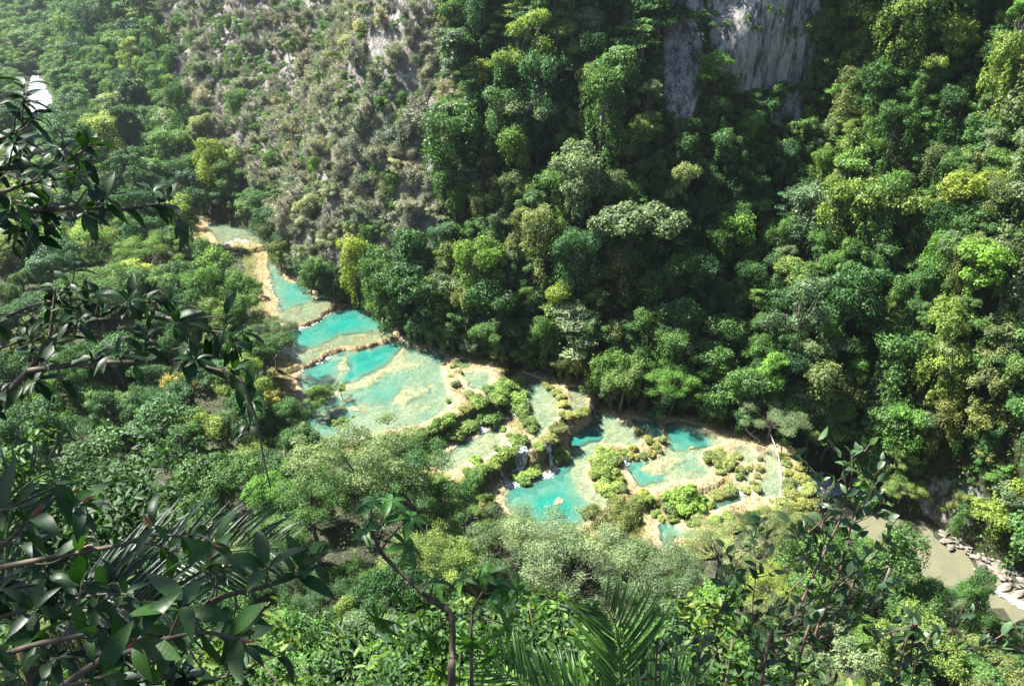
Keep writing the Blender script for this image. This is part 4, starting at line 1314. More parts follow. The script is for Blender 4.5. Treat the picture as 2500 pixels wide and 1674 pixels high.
cen = [base + Vector((-.6 + math.cos(i * 1.13) * (1.2 + 3.4 * ((i * .37) % 1)), 2.6 + math.sin(i * 1.13) * (1.2 + 3.2 * ((i * .37) % 1)), 9.6 + 3.6 * ((i * .61) % 1))) for i in range(34)]
cen = [c for c in cen if not (project(np.array([c - UP * 1.2]))[2][0] > 0 and project(np.array([c - UP * 1.2]))[1][0] > -40 and project(np.array([c]))[0][0] > -300)]
foliage_mass(bt, cen, [1.25] * len(cen), 7500, .19, DKG, 'crown', 31, M['gloss'])

base2 = Vector((-4.6, 3.0, gz_at(-4.6, 3.0)))
b2 = new_plant('broad_leaved_tree', base2, 'arching sapling with glossy leaves drooping toward the left bank pools', 'tree', None)
fork = PD(-60, 1040, 4.4)
stem(b2, [base2 - UP * .3, base2.lerp(fork, .5) + Vector((-.15, 0, .2)), fork], .05, .03, M['stem'], 'trunk')
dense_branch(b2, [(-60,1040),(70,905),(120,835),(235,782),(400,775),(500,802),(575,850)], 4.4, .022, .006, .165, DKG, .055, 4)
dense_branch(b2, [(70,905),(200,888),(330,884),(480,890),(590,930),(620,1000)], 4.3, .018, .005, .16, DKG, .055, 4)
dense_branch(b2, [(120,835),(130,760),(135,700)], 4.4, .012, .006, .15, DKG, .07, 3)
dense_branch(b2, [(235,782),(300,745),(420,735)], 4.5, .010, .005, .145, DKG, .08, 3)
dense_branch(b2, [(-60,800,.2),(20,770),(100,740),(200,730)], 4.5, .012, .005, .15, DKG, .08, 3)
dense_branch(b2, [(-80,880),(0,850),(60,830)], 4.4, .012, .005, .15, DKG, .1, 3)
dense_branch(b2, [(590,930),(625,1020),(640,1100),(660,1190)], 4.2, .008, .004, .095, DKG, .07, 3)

base3 = Vector((-2.6, .6, gz_at(-2.6, .6)))
b3 = new_plant('broad_leaved_shrub', base3, 'glossy-leaved shrub with red buds in the viewpoint shade', 'shrub', None)
kf = dict(bud=.75)
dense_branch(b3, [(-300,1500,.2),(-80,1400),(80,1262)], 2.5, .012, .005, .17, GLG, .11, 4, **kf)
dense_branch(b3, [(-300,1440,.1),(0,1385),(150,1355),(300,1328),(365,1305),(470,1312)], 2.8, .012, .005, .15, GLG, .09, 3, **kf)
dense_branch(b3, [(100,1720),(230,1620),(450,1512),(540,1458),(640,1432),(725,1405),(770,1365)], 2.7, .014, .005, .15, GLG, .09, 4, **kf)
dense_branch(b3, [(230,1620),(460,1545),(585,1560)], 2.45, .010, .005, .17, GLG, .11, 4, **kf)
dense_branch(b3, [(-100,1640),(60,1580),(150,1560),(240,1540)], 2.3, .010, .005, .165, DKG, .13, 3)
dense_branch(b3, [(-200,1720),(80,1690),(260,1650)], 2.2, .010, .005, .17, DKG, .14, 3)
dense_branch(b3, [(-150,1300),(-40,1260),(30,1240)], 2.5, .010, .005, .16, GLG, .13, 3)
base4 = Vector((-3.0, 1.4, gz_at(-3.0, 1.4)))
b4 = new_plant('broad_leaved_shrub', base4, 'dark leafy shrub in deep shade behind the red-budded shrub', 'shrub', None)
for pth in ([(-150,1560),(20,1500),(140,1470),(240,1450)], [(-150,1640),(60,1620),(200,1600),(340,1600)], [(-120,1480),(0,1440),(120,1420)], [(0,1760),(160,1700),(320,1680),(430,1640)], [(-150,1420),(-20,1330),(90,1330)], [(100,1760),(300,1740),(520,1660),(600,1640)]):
    dense_branch(b4, pth, 3.3, .012, .005, .16, (.011, .032, .010), .07, 4)  # leaf colour darkened further, painting in the shade of this corner
    p_ = PD(*pth[0], 3.3); stem(b4, [base4, base4.lerp(p_, .5) + Vector((0, .1, .1)), p_], .03, .012, M['stem'], 'stem')
for q in [(100,1720,2.7), (-300,1440,2.9), (-100,1640,2.3)]:
    p_ = PD(*q); stem(b3, [base3, base3.lerp(p_, .5) + Vector((0, .1, .1)), p_], .03, .014, M['stem'], 'stem')

# --- palms
def frond(palm, path, dist, L, color, k=34, up=UP, spread=(.9, .6)):
    pts = branch_path(path, dist)
    f = empty('frond', pts[0]); f.parent = palm; f.matrix_parent_inverse = palm.matrix_world.inverted(); f.matrix_world = Matrix.Translation(pts[0])
    mb = MB(); cp = catmull(np.array([list(p) for p in pts]), 8)
    mb.tube([Vector(p) for p in cp], list(np.linspace(.016, .004, len(cp))), 6)
    o = part('rachis', mb.mesh('rachis', M['dull']), f, (.10, .16, .05))
    o.data.attributes.new('rib', 'FLOAT', 'POINT').data.foreach_set('value', np.ones(len(o.data.vertices), np.float32))
    sl = np.r_[0, np.cumsum(np.linalg.norm(np.diff(cp, axis=0), axis=1))]
    for i in range(k):
        s = sl[-1] * (.12 + .88 * (i / (k - 1)))
        p = Vector([float(np.interp(s, sl, cp[:, a])) for a in range(3)])
        q = Vector([float(np.interp(min(s + .03, sl[-1]), sl, cp[:, a])) - float(np.interp(max(s - .03, 0), sl, cp[:, a])) for a in range(3)])
        tg = q.normalized(); side = tg.cross(up).normalized(); nn = side.cross(tg)
        prof = math.sin(math.pi * (.18 + .74 * i / (k - 1))) ** .7
        for sg in (-1, 1):
            d = side * sg * spread[0] + tg * spread[1] + nn * random.gauss(.12, .08) + rv(.05)
            lo = part('leaflet', random.choice(PALML), f, color)
            set_axes(lo, p, d, nn + rv(.15), L * prof * random.uniform(.88, 1.1), f)
    return f
pb = Vector((1.9, 5.2, gz_at(1.9, 5.2)))
pm = new_plant('palm', pb, 'bright feather palm with upright fronds below the viewpoint', 'palm')
crown_p = PD(1505, 1800, 6.6)
stem(pm, [pb - UP * .3, pb.lerp(crown_p, .6), crown_p], .07, .05, M['stem'], 'trunk')
PG = (.050, .115, .025)
frond(pm, [(1512,1790),(1516,1680),(1516,1590),(1500,1520),(1470,1470)], 6.6, .62, PG, 36, up=Vector((.1, -.8, .6)), spread=(.75, .85))
frond(pm, [(1500,1800),(1400,1740),(1300,1690),(1225,1630),(1190,1600)], 6.4, .50, PG, 34, up=Vector((.2, -.8, .6)), spread=(.75, .8))
frond(pm, [(1500,1800),(1450,1740),(1370,1680),(1310,1650)], 6.9, .45, PG, 28, up=Vector((0, -.7, .7)), spread=(.8, .8))
frond(pm, [(1515,1800),(1580,1730),(1650,1680),(1720,1665)], 6.5, .50, PG, 30, up=Vector((0, -.7, .7)), spread=(.8, .7))
pb2 = Vector((-2.4, 2.4, gz_at(-2.4, 2.4)))
pm2 = new_plant('palm', pb2, 'shaded dark palm behind the glossy red-budded shrub', 'palm')
cpp = PD(60, 1560, 3.9)
stem(pm2, [pb2 - UP * .3, pb2.lerp(cpp, .6), cpp], .06, .045, M['stem'], 'trunk')
PD_ = (.018, .040, .019)  # palm green with the corner's shade painted in
frond(pm2, [(60,1560),(200,1470),(350,1400),(520,1350),(690,1335)], 3.9, .42, PD_, 40, up=Vector((-.2, -.5, .8)), spread=(.7, .8))
frond(pm2, [(60,1560),(180,1500),(330,1470),(480,1480)], 3.7, .40, PD_, 34, up=Vector((-.2, -.6, .8)), spread=(.7, .8))
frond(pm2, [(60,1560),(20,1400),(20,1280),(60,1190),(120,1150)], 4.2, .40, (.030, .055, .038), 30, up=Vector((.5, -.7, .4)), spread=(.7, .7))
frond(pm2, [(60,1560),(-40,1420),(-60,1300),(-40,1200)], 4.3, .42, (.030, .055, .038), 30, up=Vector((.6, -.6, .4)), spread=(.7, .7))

# --- palmate-leaved sapling in the middle
cb = PD(1104, 1900, 5.2); cb = Vector((cb.x, cb.y, gz_at(cb.x, cb.y)))
cpn = new_plant('palmate_sapling', cb, 'slender bent sapling with palmate leaves in front of the feathery trees', 'sapling')
trunkp = [cb] + branch_path([(1106,1760),(1104,1600),(1104,1520),(1092,1487),(1050,1462),(985,1402),(932,1350),(912,1300)], 4.6)
stem(cpn, trunkp, .024, .009, M['stem'], 'trunk')
stem(cpn, [cb] + branch_path([(1150,1760,.3),(1150,1600,.3),(1152,1500,.3),(1180,1442,.3),(1205,1400,.3)], 4.6), .014, .007, M['stem'], 'trunk')
def palmate(px_, py_, dist, L, frm, color):
    e = PD(px_, py_, dist)
    s0 = PD(frm[0], frm[1], dist)
    stem(cpn, [s0, s0.lerp(e, .5) + UP * .02, e], .006, .004, M['stem'], 'leaf_stalk')
    ax = ((e - s0).normalized() + UP * .6 - Vector((0, 1, 0)) * .35).normalized()
    u = ax.orthogonal().normalized(); w = ax.cross(u); a0 = random.uniform(0, 6.28)
    k = random.randint(5, 7)
    for i in range(k):
        a = a0 + i * 6.283 / k
        d = (u * math.cos(a) + w * math.sin(a)) + ax * .1 - UP * .25
        leaf(cpn, BROAD[:2], e, d, ax + rv(.12), L * random.uniform(.8, 1.1), color)
PC = (.042, .115, .025)
for px_, py_, L_, fr in [(905,1222,.17,(912,1300)),(955,1222,.16,(925,1330)),(1003,1262,.19,(932,1340)),(893,1290,.18,(915,1310)),(990,1330,.17,(935,1352)),(1190,1398,.17,(1203,1402)),(1222,1436,.16,(1185,1440)),(1130,1410,.16,(1180,1442)),
                         (930,1510,.21,(990,1405)),(1058,1560,.20,(1104,1500)),(1150,1565,.18,(1152,1500)),(1235,1525,.19,(1152,1510)),(1060,1420,.16,(1050,1462)),(980,1460,.16,(1000,1415)),(1260,1440,.14,(1190,1430)),(1085,1640,.18,(1104,1600)),(1190,1600,.17,(1152,1560))]:
    palmate(px_, py_, 4.6, L_ * .85, fr, PC)

# --- thin red-stemmed shrubs on the right
def twiggy(base_px, label, lines, dist, L, color, step):
    b = PD(*base_px); b = Vector((b.x, b.y, gz_at(b.x, b.y)))
    t = new_plant('red_stemmed_shrub', b, label, 'shrub')
    for path, r0, r1 in lines:
        pts = branch_path(path, dist)
        if path[0][1] > 1660: pts = [b] + pts
        cp = stem(t, pts, r0 * .7, r1 * .8, M['redstem'])
        sl = np.r_[0, np.cumsum(np.linalg.norm(np.diff(cp, axis=0), axis=1))]
        s = sl[-1] * .08; k = 0
        while s < sl[-1]:
            p = Vector([float(np.interp(s, sl, cp[:, a])) for a in range(3)])
            q = Vector([float(np.interp(min(s + .05, sl[-1]), sl, cp[:, a])) for a in range(3)])
            if float(project(np.array(p))[1]) > 1720:
                s += step; continue
            tg = (q - p).normalized() if (q - p).length > 1e-5 else UP
            sd = tg.cross(Vector((0, 1, .3))).normalized() * (1 if k % 2 else -1)
            if random.random() < .45:                  # side shoot with several leaves
                e = p + (tg * .7 + sd * .7 + rv(.25)).normalized() * random.uniform(.12, .3)
                stem(t, [p, p.lerp(e, .5) + rv(.008), e], .004, .0022, M['redstem'], 'twig')
                for m_ in range(4):
                    f = p.lerp(e, .35 + .65 * m_ / 3)
                    leaf(t, DULLL, f, (tg * .6 + sd * random.uniform(-.8, 1) + rv(.4)), UP * .5 + rv(.7), L * random.uniform(.7, 1.2), color)
            leaf(t, DULLL, p, (tg * .7 + sd * .9 + rv(.35)), UP * .5 + rv(.7), L * random.uniform(.8, 1.25), color)
            s += step * random.uniform(.7, 1.3); k += 1
        whorl(t, DULLL, Vector(cp[-1]), (Vector(cp[-1]) - Vector(cp[-3])), 4, L * .8, color, spread=.6, droop=-.2)
RG = (.050, .092, .042)
twiggy((1900, 2000, 5.2), 'tall red-stemmed shrub with dull leaves rising in front of the waterfall', [
    ([(1857,1674),(1889,1607),(1921,1547),(1952,1480),(1988,1400),(2016,1340),(2048,1273),(2072,1200),(2080,1150),(2078,1104)], .017, .004),
    ([(1936,1670),(1980,1571),(2028,1448),(2064,1352),(2080,1273),(2100,1209),(2131,1189)], .015, .004),
    ([(2028,1448),(2090,1395),(2147,1344),(2167,1325)], .008, .003),
    ([(2048,1285),(2100,1265),(2139,1241),(2155,1225)], .007, .003),
    ([(1988,1400),(1965,1360),(1950,1330),(1940,1300)], .006, .003),
    ([(2012,1345),(2008,1260),(2008,1172)], .006, .003),
    ([(1980,1571),(2040,1530),(2100,1490),(2160,1440)], .007, .003),
    ([(1921,1547),(1900,1480),(1960,1400),(1975,1290)], .007, .003)], 5.0, .10, RG, .075)
twiggy((1760, 2000, 5.6), 'red-stemmed shrub leaning beside the grey feathery tree', [
    ([(1835,1674),(1838,1580),(1837,1488),(1845,1396),(1838,1310)], .010, .003),
    ([(1600,1672),(1650,1607),(1710,1545),(1769,1492),(1841,1404)], .012, .003),
    ([(1700,1672),(1740,1600),(1780,1560),(1830,1540)], .010, .003),
    ([(1769,1492),(1780,1420),(1815,1340)], .006, .003)], 5.4, .10, RG, .075)
twiggy((2250, 2000, 5.2), 'low red-stemmed shrub spreading toward the murky river', [
    ([(2183,1671),(2225,1625),(2267,1583),(2320,1540),(2378,1492)], .011, .003),
    ([(2287,1589),(2350,1585),(2406,1571),(2478,1531)], .007, .003),
    ([(2267,1583),(2240,1530),(2200,1500)], .006, .003),
    ([(2225,1672),(2180,1610),(2215,1560)], .007, .003)], 5.0, .10, RG, .075)

# --- leafy undergrowth crowding the slope just below the viewpoint
BUSHG = {'bright green': (.070, .145, .022), 'mid green': (.045, .100, .022), 'deep green': (.024, .060, .017), 'yellow-green': (.105, .155, .028)}
NB = []
for i in range(5):
    r = np.random.default_rng(950 + i)
    lob = [(r.normal() * .6, r.normal() * .6, r.uniform(-.6, .7), r.uniform(.18, .42), .8) for _ in range(22)]
    p, n, k = lobes_points(lob, [1900, 1300, 900, 1100, 700][i], r, below=-.6, shell=.9)
    n = unit(n * .6 + .5 * r.normal(size=n.shape) + np.array([0, -.25, .5]))
    V, F, T = leaf6(p, n, [.10, .13, .17, .14, .20][i], [.045, .05, .07, .07, .062][i], r)
    NB.append(mesh_np('bush_foliage', V, F, False, dict(tint=T, rib=np.ones(len(T))), M['leaf']))
def bush(px_, py_, dist, s, tint, label):
    c = PD(px_, py_, dist)
    g = gz_at(c.x, c.y)
    t = new_plant('bush', Vector((c.x, c.y, g)), label, 'bush', 'bushes below the viewpoint')
    f = part('foliage', random.choice(NB), t, BUSHG[tint])
    f.matrix_world = Matrix.Translation(c) @ Matrix.Rotation(random.uniform(0, 6.28), 4, 'Z') @ Matrix.Diagonal((s, s, s * .8, 1))
    for i in range(4):
        e = c + rv(.45 * s)
        stem(t, [Vector((c.x + .1 * i, c.y, g - .2)), c + Vector((.1, 0, -1.0)) * s * .8 + rv(.1), e], .03, .008, M['stem'], 'stem')
bl = random.Random(12)
WHERE = ['left of the bright palm', 'under the palmate sapling', 'behind the red-budded shrub', 'beside the red-stemmed shrubs']
for i in range(46):
    x_ = bl.uniform(340, 1790)
    top = np.interp(x_, [340, 600, 900, 1250, 1500, 1800], [1680, 1660, 1650, 1640, 1670, 1700])
    y_ = bl.uniform(top, 1860); d_ = np.interp(y_, [1640, 1860], [12, 6.5]) * bl.uniform(.9, 1.15)
    tn = bl.choice(['bright green', 'mid green', 'mid green', 'yellow-green', 'deep green'])
    s_ = bl.uniform(.65, 1.0)
    bush(x_, y_, d_, s_, tn, f'{"big " if s_ > .85 else ""}{tn} small-leaved bush ' + (WHERE[2] if x_ < 800 else (WHERE[1] if x_ < 1150 else (WHERE[0] if x_ < 1480 else WHERE[3]))))
for i in range(9):
    x_ = bl.uniform(-60, 330); y_ = bl.uniform(1090 + .3 * x_, 1400); d_ = bl.uniform(13, 19)
    tn = bl.choice(['mid green', 'deep green', 'mid green'])
    bush(x_, y_, d_, bl.uniform(.9, 1.4), tn, f'{tn} glossy bush on the steep slope under the arching sapling')
# ------------------------------------------------------------------ haze in the valley air
import bmesh as _bm
bm = _bm.new(); _bm.ops.create_cube(bm, size=1.0)
me = bpy.data.meshes.new('haze'); bm.to_mesh(me); bm.free()
hz = obj('haze', me); hz.scale = (820, 820, 262); hz.location = (-80, 280, 101)
m, nt, out = new_mat('haze_air')
pv = N(nt, 'ShaderNodeVolumePrincipled')
pv.inputs['Color'].default_value = (.80, .90, 1.0, 1); pv.inputs['Density'].default_value = .00022; pv.inputs['Anisotropy'].default_value = .82
nt.links.new(pv.outputs[0], out.inputs['Volume'])
me.materials.append(m)
tag(hz, 'thin bluish haze filling the valley air', 'haze', kind='stuff')
# ------------------------------------------------------------------ shrubs, rocks and falling water on the terraces
def surf(px, py, tmin=70.0, tmax=330.0):
    """the terrace surface seen at a photo pixel"""
    d = ray(px, py)
    t = np.arange(tmin, tmax, .35)
    g = ground(d.x * t, d.y * t, True)[0]
    hit = np.nonzero(H + d.z * t < g)[0]
    k = hit[0] if len(hit) else len(t) - 1
    return Vector((d.x * t[k], d.y * t[k], g[k]))

SHRUBS = [('on the grassy bank beside the small round pool', 'mid green', [(1207,949,25),(1225,967,30),(1245,974,32),(1265,985,28),(1256,951,26),(1270,998,22),(1234,940,25),(1270,956,20),(1265,925,22),(1225,930,18)]),
 ('on the dam between the largest pool and the pale shallow pool', 'mid green', [(1189,1012,36),(1176,998,25),(1129,1045,28),(1111,1056,28),(1145,1034,24),(1100,1043,24),(1080,1052,24),(1055,1058,22),(1030,1064,20),(1005,1068,18),(985,1074,16)]),
 ('on the orange rim of the largest pool', 'grey-green', [(1145,960,16),(1113,938,13),(1136,998,16),(1100,915,9),(1105,890,9),(1125,905,8),(1095,975,8),(1160,965,10)]),
 ('beside the crescent shallow and the small cascades', 'mid green', [(1287,1027,22),(1296,1043,17),(1270,1072,27),(1234,1094,14),(1212,1094,11),(1243,1061,9),(1227,1045,10)]),
 ('between the cascades above the plunge pool', 'mid green', [(1243,1132,27),(1205,1154,24),(1171,1157,23),(1145,1150,17),(1292,1152,27),(1279,1166,20),(1301,1134,21),(1317,1110,17),(1255,1160,14)]),
 ('forming a pale grass tuft by the shallow pool', 'bright green', [(1163,1119,15)]),
 ('on the high dam over the plunge pool', 'olive', [(1357,1096,33),(1368,1114,27),(1341,1074,21),(1363,1052,21),(1383,1043,17),(1419,1031,15),(1430,1014,13),(1448,998,14),(1408,1043,13)]),
 ('in the curved row round the crescent shallow', 'olive', [(1330,936,11),(1341,945,12),(1357,956,13),(1370,967,14),(1377,985,15),(1377,1005,15)]),
 ('on the island at the edge of the plunge pool', 'yellow-green', [(1479,1101,24),(1466,1123,27),(1491,1123,25),(1462,1148,27),(1491,1150,27),(1468,1179,25),(1497,1179,25),(1484,1197,19),(1513,1168,15),(1524,1101,14)]),
 ('on the low ridge between the plunge pool and the shoal pool', 'olive', [(1546,1112,14),(1569,1110,13),(1587,1107,11),(1544,1092,11),(1561,1052,13),(1582,1073,15),(1602,1086,15),(1615,1075,12),(1608,1099,11),(1530,1118,10)]),
 ('on the shrub island in the shoal pool', 'olive', [(1731,1114,20),(1751,1104,20),(1777,1119,22),(1756,1124,20),(1777,1138,16),(1756,1150,13),(1797,1109,12),(1805,1145,15),(1807,1163,14)]),
 ('in the rows dividing the cream shallows', 'olive', [(1854,1117,9),(1856,1142,12),(1846,1160,11),(1841,1178,13),(1820,1193,17),(1846,1193,13),(1830,1140,9),(1764,1199,21),(1787,1191,19),(1746,1206,16)]),
 ('in the big bush mass below the shoal pool', 'bright green', [(1667,1199,36),(1695,1206,34),(1643,1206,27),(1679,1232,30),(1705,1242,22)]),
 ('on the rough bank below the plunge pool outlet', 'yellow-green', [(1643,1237,24),(1731,1227,15),(1572,1201,14),(1559,1222,18),(1531,1237,22),(1520,1191,14),(1546,1257,17),(1585,1227,13),(1600,1250,14),(1615,1262,12),(1745,1262,16),(1775,1255,16),(1640,1262,14),(1690,1270,16)]),
 ('along the rope side terrace edge above the waterfall', 'olive', [(1913,1109,12),(1920,1129,13),(1923,1155,15),(1923,1181,20),(1930,1201,22),(1920,1222,19),(1900,1240,15),(1951,1163,19),(1966,1172,17),(1969,1196,19),(1951,1206,17),(1979,1183,14),(1948,1142,11),(1940,1230,18),(1965,1225,18)]),
]
shrub_proto = KIND['shrub']
SHRUBC = {'mid green': (.150, .225, .060), 'olive': (.215, .240, .085), 'grey-green': (.20, .23, .095), 'yellow-green': (.215, .275, .075), 'bright green': (.19, .30, .055)}
for where, tint, lst in SHRUBS:
    for px_, py_, r_ in lst:
        b = surf(px_, py_ + r_ * .45)
        dist = (b - Vector((0, 0, H))).length
        rm = r_ * dist / FPX
        crown, trunk = random.choice(shrub_proto)
        t = empty('shrub', b - Vector((0, 0, .15)), random.uniform(0, 6.28))
        s = rm / 1.25
        t.scale = (s * random.uniform(.9, 1.15), s * random.uniform(.9, 1.15), s * random.uniform(.6, .9))
        c = obj('foliage', crown, t); c.color = (*[a * k_ for a, k_ in zip(SHRUBC[tint], [random.uniform(.85, 1.3)] * 3)], 1)
        obj('stems', trunk, t)
        size = 'big' if rm > 2.2 else ('tiny' if rm < 1.1 else 'medium')
        tag(t, f'{size} dense rounded shrub {where}', 'shrub', 'shrubs on the travertine dams')

def rock_mesh(seed, sub=3, flat=.7, amp=.34):
    import bmesh
    bm = bmesh.new(); bmesh.ops.create_icosphere(bm, subdivisions=sub, radius=1.0)
    co = np.array([v.co[:] for v in bm.verts])
    n = fbm(co[:, 0] * 1.3 + seed * 3.1, co[:, 1] * 1.3, co[:, 2] * 1.3, 4, seed)
    # knock flat facets into the stone
    r_ = np.random.default_rng(seed)
    for _ in range(13):
        d = unit(r_.normal(size=3)); k = r_.uniform(.4, .8)
        h = co @ d; co = co - np.outer(np.maximum(h - k, 0) * .9, d)
    co = co * (1 + amp * n)[:, None] * np.array([1, 1, flat])
    for v, c in zip(bm.verts, co): v.co = c
    me = bpy.data.meshes.new('stone'); bm.to_mesh(me); bm.free(); me.materials.append(M['rock'])
    return me
ROCKM = [rock_mesh(i + 3, 3, .5 + .08 * (i % 4)) for i in range(9)]
big = rock_mesh(40, 4, .55, .22); big.materials.clear(); big.materials.append(M['trav'])
for a in ('ochre', 'moss'):
    big.attributes.new(a, 'FLOAT', 'POINT').data.foreach_set('value', np.full(len(big.vertices), .12, np.float32))
def boulder(px_, py_, z, wpx, hpx, me, label, rz=0.0, group=None):
    b = P(px_, py_, z); dist = (b - Vector((0, 0, H))).length
    o = obj('boulder', me, None, b); o.rotation_euler = (0, 0, rz)
    o.scale = (wpx * dist / FPX, hpx * dist / FPX, min(wpx, hpx) * dist / FPX)
    return tag(o, label, 'boulder', group)
boulder(1365, 1226, -.1, 26, 16, big, 'pale boulder standing in the deep turquoise plunge pool', .55)
boulder(983, 836, 5.3, 13, 10, big, 'ochre boulder in the far corner of the largest pool', .2)
boulder(1151, 940, 5.5, 6, 5, big, 'small pale stone in the small round pool', .9)
boulder(1690, 1093, -.3, 10, 6, big, 'flat pale rock in the shaded turquoise water of the shoal pool', .3)
for x_, y_, a_, lab in [(96,214,5,'dark rock splitting the far white rapids'),(86,236,4,'small dark rock in the far white rapids'),(110,244,6,'dark boulder at the foot of the far white rapids'),(104,228,3,'dark stone amid the far white rapids')]:
    boulder(x_, y_, RAPID_Z, a_, a_ * .8, ROCKM[2], lab, .5)
rr2 = random.Random(5)
bank = np.array([(2285,1292),(2330,1300),(2380,1330),(2440,1365),(2500,1395),(2540,1440),(2500,1440),(2450,1415),(2395,1385),(2360,1352),(2310,1330)], float)
n_r = 0
while n_r < 150:
    x_, y_ = rr2.uniform(2280, 2545), rr2.uniform(1290, 1445)
    if sdist(np.array([x_]), np.array([y_]), bank)[0] > 0: continue
    s_ = rr2.choice([2.5, 3, 3, 3.5, 4, 4, 5, 5, 6, 7, 9, 12])
    o = boulder(x_, y_, RIVER_Z + .45, s_, s_ * rr2.uniform(.6, 1), rr2.choice(ROCKM), f'{"large" if s_ > 9 else ("small" if s_ < 4 else "middling")} tan stone on the rubble bank of the murky river', rr2.uniform(0, 6.28), 'stones of the river bank')
    n_r += 1
for x_, y_, a_, b_, lab in [(2455,1432,22,11,'big pale slab boulder at the head of the small river rapids'),(2487,1449,20,9,'big pale boulder at the edge of the small river rapids'),(2352,1322,12,8,'squat pale boulder under the small bright tree'),(2300,1298,10,7,'rounded brown boulder at the shaded end of the river bank'),(2380,1390,7,5,'pale stone in the river shallows'),(2405,1400,7,6,'wet pale stone off the rubble bank'),(2395,1393,6,4,'green-stained stone in the river shallows')]:
    boulder(x_, y_, RIVER_Z + .3, a_, b_, ROCKM[3 if a_ > 15 else 1], lab, .4)
b = surf(2425, 1310)
plant('near', P(2425, 1335, RIVER_Z + 1.2), .38, 'bright green', '', 'trees along the near bank', 'small bright lime-green round tree on the dark river bank')

# falling water: ribbons that follow the rock down
def ribbon(path, width, name, label, group, seed):
    r = np.random.default_rng(seed)
    pts = catmull(np.array([list(surf(x, y) + Vector((0, 0, .12))) if z is None else list(P(x, y, z)) for x, y, z in path]), 10)
    tg = np.gradient(pts, axis=0); tg[:, 2] *= .15
    sd = unit(np.cross(tg, np.array([0, 0, 1.0])))
    nw = 9; V = []; u = np.linspace(-1, 1, nw)
    for i, (p, s) in enumerate(zip(pts, sd)):
        w = width * (.7 + .5 * i / len(pts)) * (1 + .25 * r.normal())
        off = .10 * r.normal(size=nw); off2 = .12 * r.normal(size=nw)
        for k in range(nw):
            V.append(p + s * (u[k] * w / 2 + off[k]) + np.array([0, 0, .18 * (1 - u[k] ** 2) + off2[k]]))
    n = len(pts)
    ii = (np.arange(n - 1)[:, None] * nw + np.arange(nw - 1)[None, :]).ravel()
    F = np.stack([ii, ii + 1, ii + nw + 1, ii + nw], 1)
    o = obj(name, mesh_np(name, np.array(V), F, True, None, M['foam']))
    return tag(o, label, 'waterfall', group)
def foam_line(path, width, label, seed, count=70):
    """churned white water lying on the pool along a line"""
    r = np.random.default_rng(seed)
    pts = catmull(np.array([list(P(*q)) for q in path]), 14)
    V = []; F = []
    for i in range(count):
        c = pts[r.integers(len(pts))] + np.array([r.normal() * width * .35, r.normal() * width * .35, .03])
        k = 7; rad = width * r.uniform(.10, .32); b = len(V)
        V.append(c + np.array([0, 0, rad * .35]))
        for j in range(k):
            a = 2 * math.pi * j / k
            V.append(c + np.array([math.cos(a) * rad * r.uniform(.6, 1.3), math.sin(a) * rad * r.uniform(.6, 1.3), 0]))
        for j in range(k): F.append((b, b + 1 + j, b + 1 + (j + 1) % k))
    o = obj('white_water', mesh_np('white_water', np.array(V), np.array(F), True, None, M['foam']))
    return tag(o, label, 'foam', 'white water below the dams')
G_ = 'small waterfalls between the pools'
ribbon([(1158,1026,None),(1166,1038,None),(1182,1056,2.85)], 1.9, 'waterfall', 'white fall from the largest pool into the pale shallow pool', G_, 1)
ribbon([(1205,990,None),(1225,1008,None),(1247,1028,None)], 1.1, 'waterfall', 'long thin cascade sliding past the round shrub', G_, 2)
ribbon([(1238,1000,None),(1252,1010,None),(1263,1017,None)], .8, 'waterfall', 'short thin cascade below the grassy bank', G_, 3)
ribbon([(1243,1080,None),(1252,1098,None),(1268,1112,None),(1275,1130,None),(1266,1155,None),(1262,1180,.1)], 2.2, 'waterfall', 'tallest white cascade above the plunge pool', G_, 4)
ribbon([(1328,1090,None),(1334,1115,None),(1350,1135,None),(1358,1146,.1)], 1.1, 'waterfall', 'narrow cascade beside the high shrub dam', G_, 5)
ribbon([(1302,1128,None),(1318,1142,None),(1332,1163,.1)], 1.2, 'waterfall', 'middle cascade dropping into the plunge pool', G_, 6)
ribbon([(1214,1146,None),(1228,1164,None),(1245,1187,.1)], 1.0, 'waterfall', 'left cascade dropping behind the feathery trees', G_, 7)
ribbon([(1441,1006,None),(1449,1012,None),(1456,1020,.1)], 1.1, 'waterfall', 'tiny fall into the far corner of the plunge pool', G_, 8)
ribbon([(1520,1126,None),(1526,1131,None),(1532,1137,-.2)], .9, 'waterfall', 'tiny fall into the shoal pool beside the island', G_, 9)
ribbon([(1792,1172,None),(1802,1194,None),(1815,1214,None)], .6, 'waterfall', 'thin trickle across the cream terrace', G_, 10)
ribbon([(1925,1095,-.5),(1938,1112,-2),(1950,1128,-4),(1972,1148,-7),(1990,1172,-11.5)], 2.4, 'waterfall', 'steep white waterfall leaving the terraces beside the ivy-hung trees', G_, 11)
ribbon([(1992,1160,-9),(2010,1185,-10.5),(2030,1215,-11.8)], 6.5, 'waterfall', 'broad shaded fall fanning into the murky river', G_, 12)
ribbon([(1925,1170,None),(1940,1185,None),(1958,1196,None)], .9, 'waterfall', 'thin side fall between the shrubs of the terrace edge', G_, 13)
ribbon([(2425,1440,-11.7),(2460,1458,-11.8),(2520,1488,-11.9)], 1.5, 'waterfall', 'low white rapids beside the big pale slab boulders', G_, 14)
foam_line([(712,806,6.32),(740,800,6.32),(768,789,6.32)], 1.1, 'white water under the dam of the narrow green pool', 21)
foam_line([(772,790,6.32),(790,775,6.32),(812,762,6.32)], .6, 'thin white line under the far end of the narrow pool dam', 22, 40)
foam_line([(750,896,5.32),(775,884,5.32),(800,872,5.32)], 1.1, 'white water under the dam of the orange-shelved pool', 23)
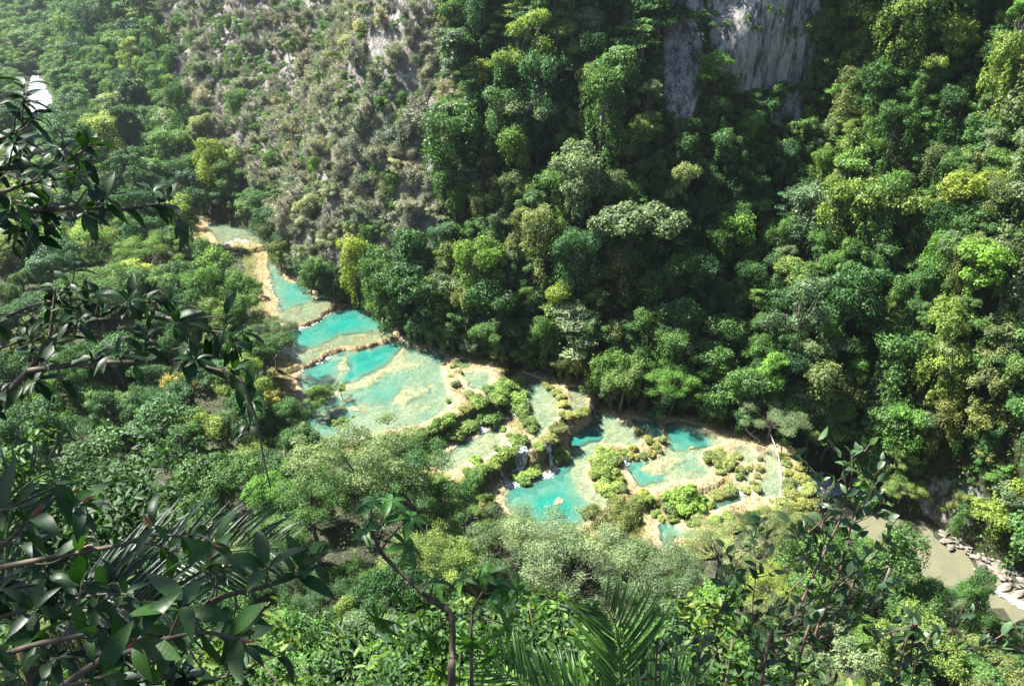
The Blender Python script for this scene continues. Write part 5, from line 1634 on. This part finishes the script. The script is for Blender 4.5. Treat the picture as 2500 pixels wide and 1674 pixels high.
foam_line([(538,603,8.45),(560,594,8.45),(580,586,8.45),(606,592,8.45)], 1.6, 'white riffle at the head of the ochre rapids', 24)
foam_line([(656,684,7.35),(668,716,7.35),(680,738,7.35)], .7, 'white edge along the near side of the narrow green pool', 25, 50)
foam_line([(1245,1186,.05),(1262,1184,.05),(1290,1176,.05)], 1.0, 'white splash below the tallest cascade', 26)
foam_line([(1325,1166,.05),(1340,1160,.05),(1360,1146,.05)], .9, 'white splash below the middle cascade', 27)

# rope and driftwood
mb = MB(); rp_ = [surf(1868, 1058) + Vector((0, 0, 2.2)), surf(1882, 1082) + Vector((0, 0, 1.2)), surf(1897, 1108) + Vector((0, 0, .5)), surf(1904, 1140) + Vector((0, 0, .4)), surf(1906, 1175) + Vector((0, 0, .4)), surf(1904, 1210) + Vector((0, 0, .4)), surf(1897, 1243) + Vector((0, 0, .4))]
mb.tube(rp_, [.07] * len(rp_), 6)
m, nt, out = new_mat('rope'); principled(nt, out, ramp(nt, noise(nt, 8, 3, .6, geo_pos(nt)), [(.3, (.55, .52, .46)), (.7, (.78, .75, .68))]), .8, .2); M['rope'] = m
tag(obj('rope', mb.mesh('rope', m)), 'white safety rope stretched along the cream terrace edge', 'rope')
def log(path, r0, label):
    mb = MB(); pts = [surf(x, y) + Vector((0, 0, dz)) for x, y, dz in path]
    mb.tube(pts, list(np.linspace(r0, r0 * .5, len(pts))), 7)
    t = empty('driftwood', pts[0]); o = obj('trunk', mb.mesh('driftwood', M['pale_bark'])); o.parent = t; o.matrix_parent_inverse = Matrix.Translation(-pts[0])
    mb2 = MB(); q = pts[len(pts) // 2]; mb2.tube([q, q + Vector((.8, .4, .5)), q + Vector((1.5, .6, .7))], [r0 * .4, r0 * .3, .02], 5)
    o = obj('side_branch', mb2.mesh('side_branch', M['pale_bark'])); o.parent = t; o.matrix_parent_inverse = Matrix.Translation(-pts[0])
    tag(t, label, 'log')
log([(1816, 1053, 1.0), (1830, 1068, .7), (1856, 1080, .4)], .22, 'pale forked driftwood under the far bank by the rope')
log([(1275, 918, .9), (1300, 922, .6), (1336, 932, .3)], .16, 'thin grey fallen trunk above the crescent shallow')
log([(770, 735, .3), (785, 727, .4), (802, 731, .3)], .3, 'dark log lying on the dam of the narrow green pool')

# sedge and grass on the dams
r = np.random.default_rng(123)
mk = (BD > .7) & (BD < 6.4) & (IX < len(POOLS))
cand = np.nonzero(mk)[0]
cand = cand[fbm(X1[cand] / 2.2, Y1[cand] / 2.2, 0, 3, 131) + .10 * BD[cand] > .12]
cand = r.choice(cand, min(15000, len(cand) * 2))
pp = np.stack([X1[cand], Y1[cand], Z[cand]], 1) + r.normal(size=(len(cand), 3)) * np.array([.2, .2, .03])
nn = unit(r.normal(size=(len(cand), 3)) + np.array([0, -.3, .5]))
V, F, T = leaf_quads(pp + np.array([0, 0, .16]), nn, .55, .13, r, np.clip(.5 + .22 * r.normal(size=len(cand)), 0, 1))
o = obj('grass', mesh_np('grass', V, F, False, dict(tint=T), M['leaf'])); o.color = (.19, .20, .07, 1)
tag(o, 'short sedge and grass growing on the travertine dams', 'grass', kind='stuff')
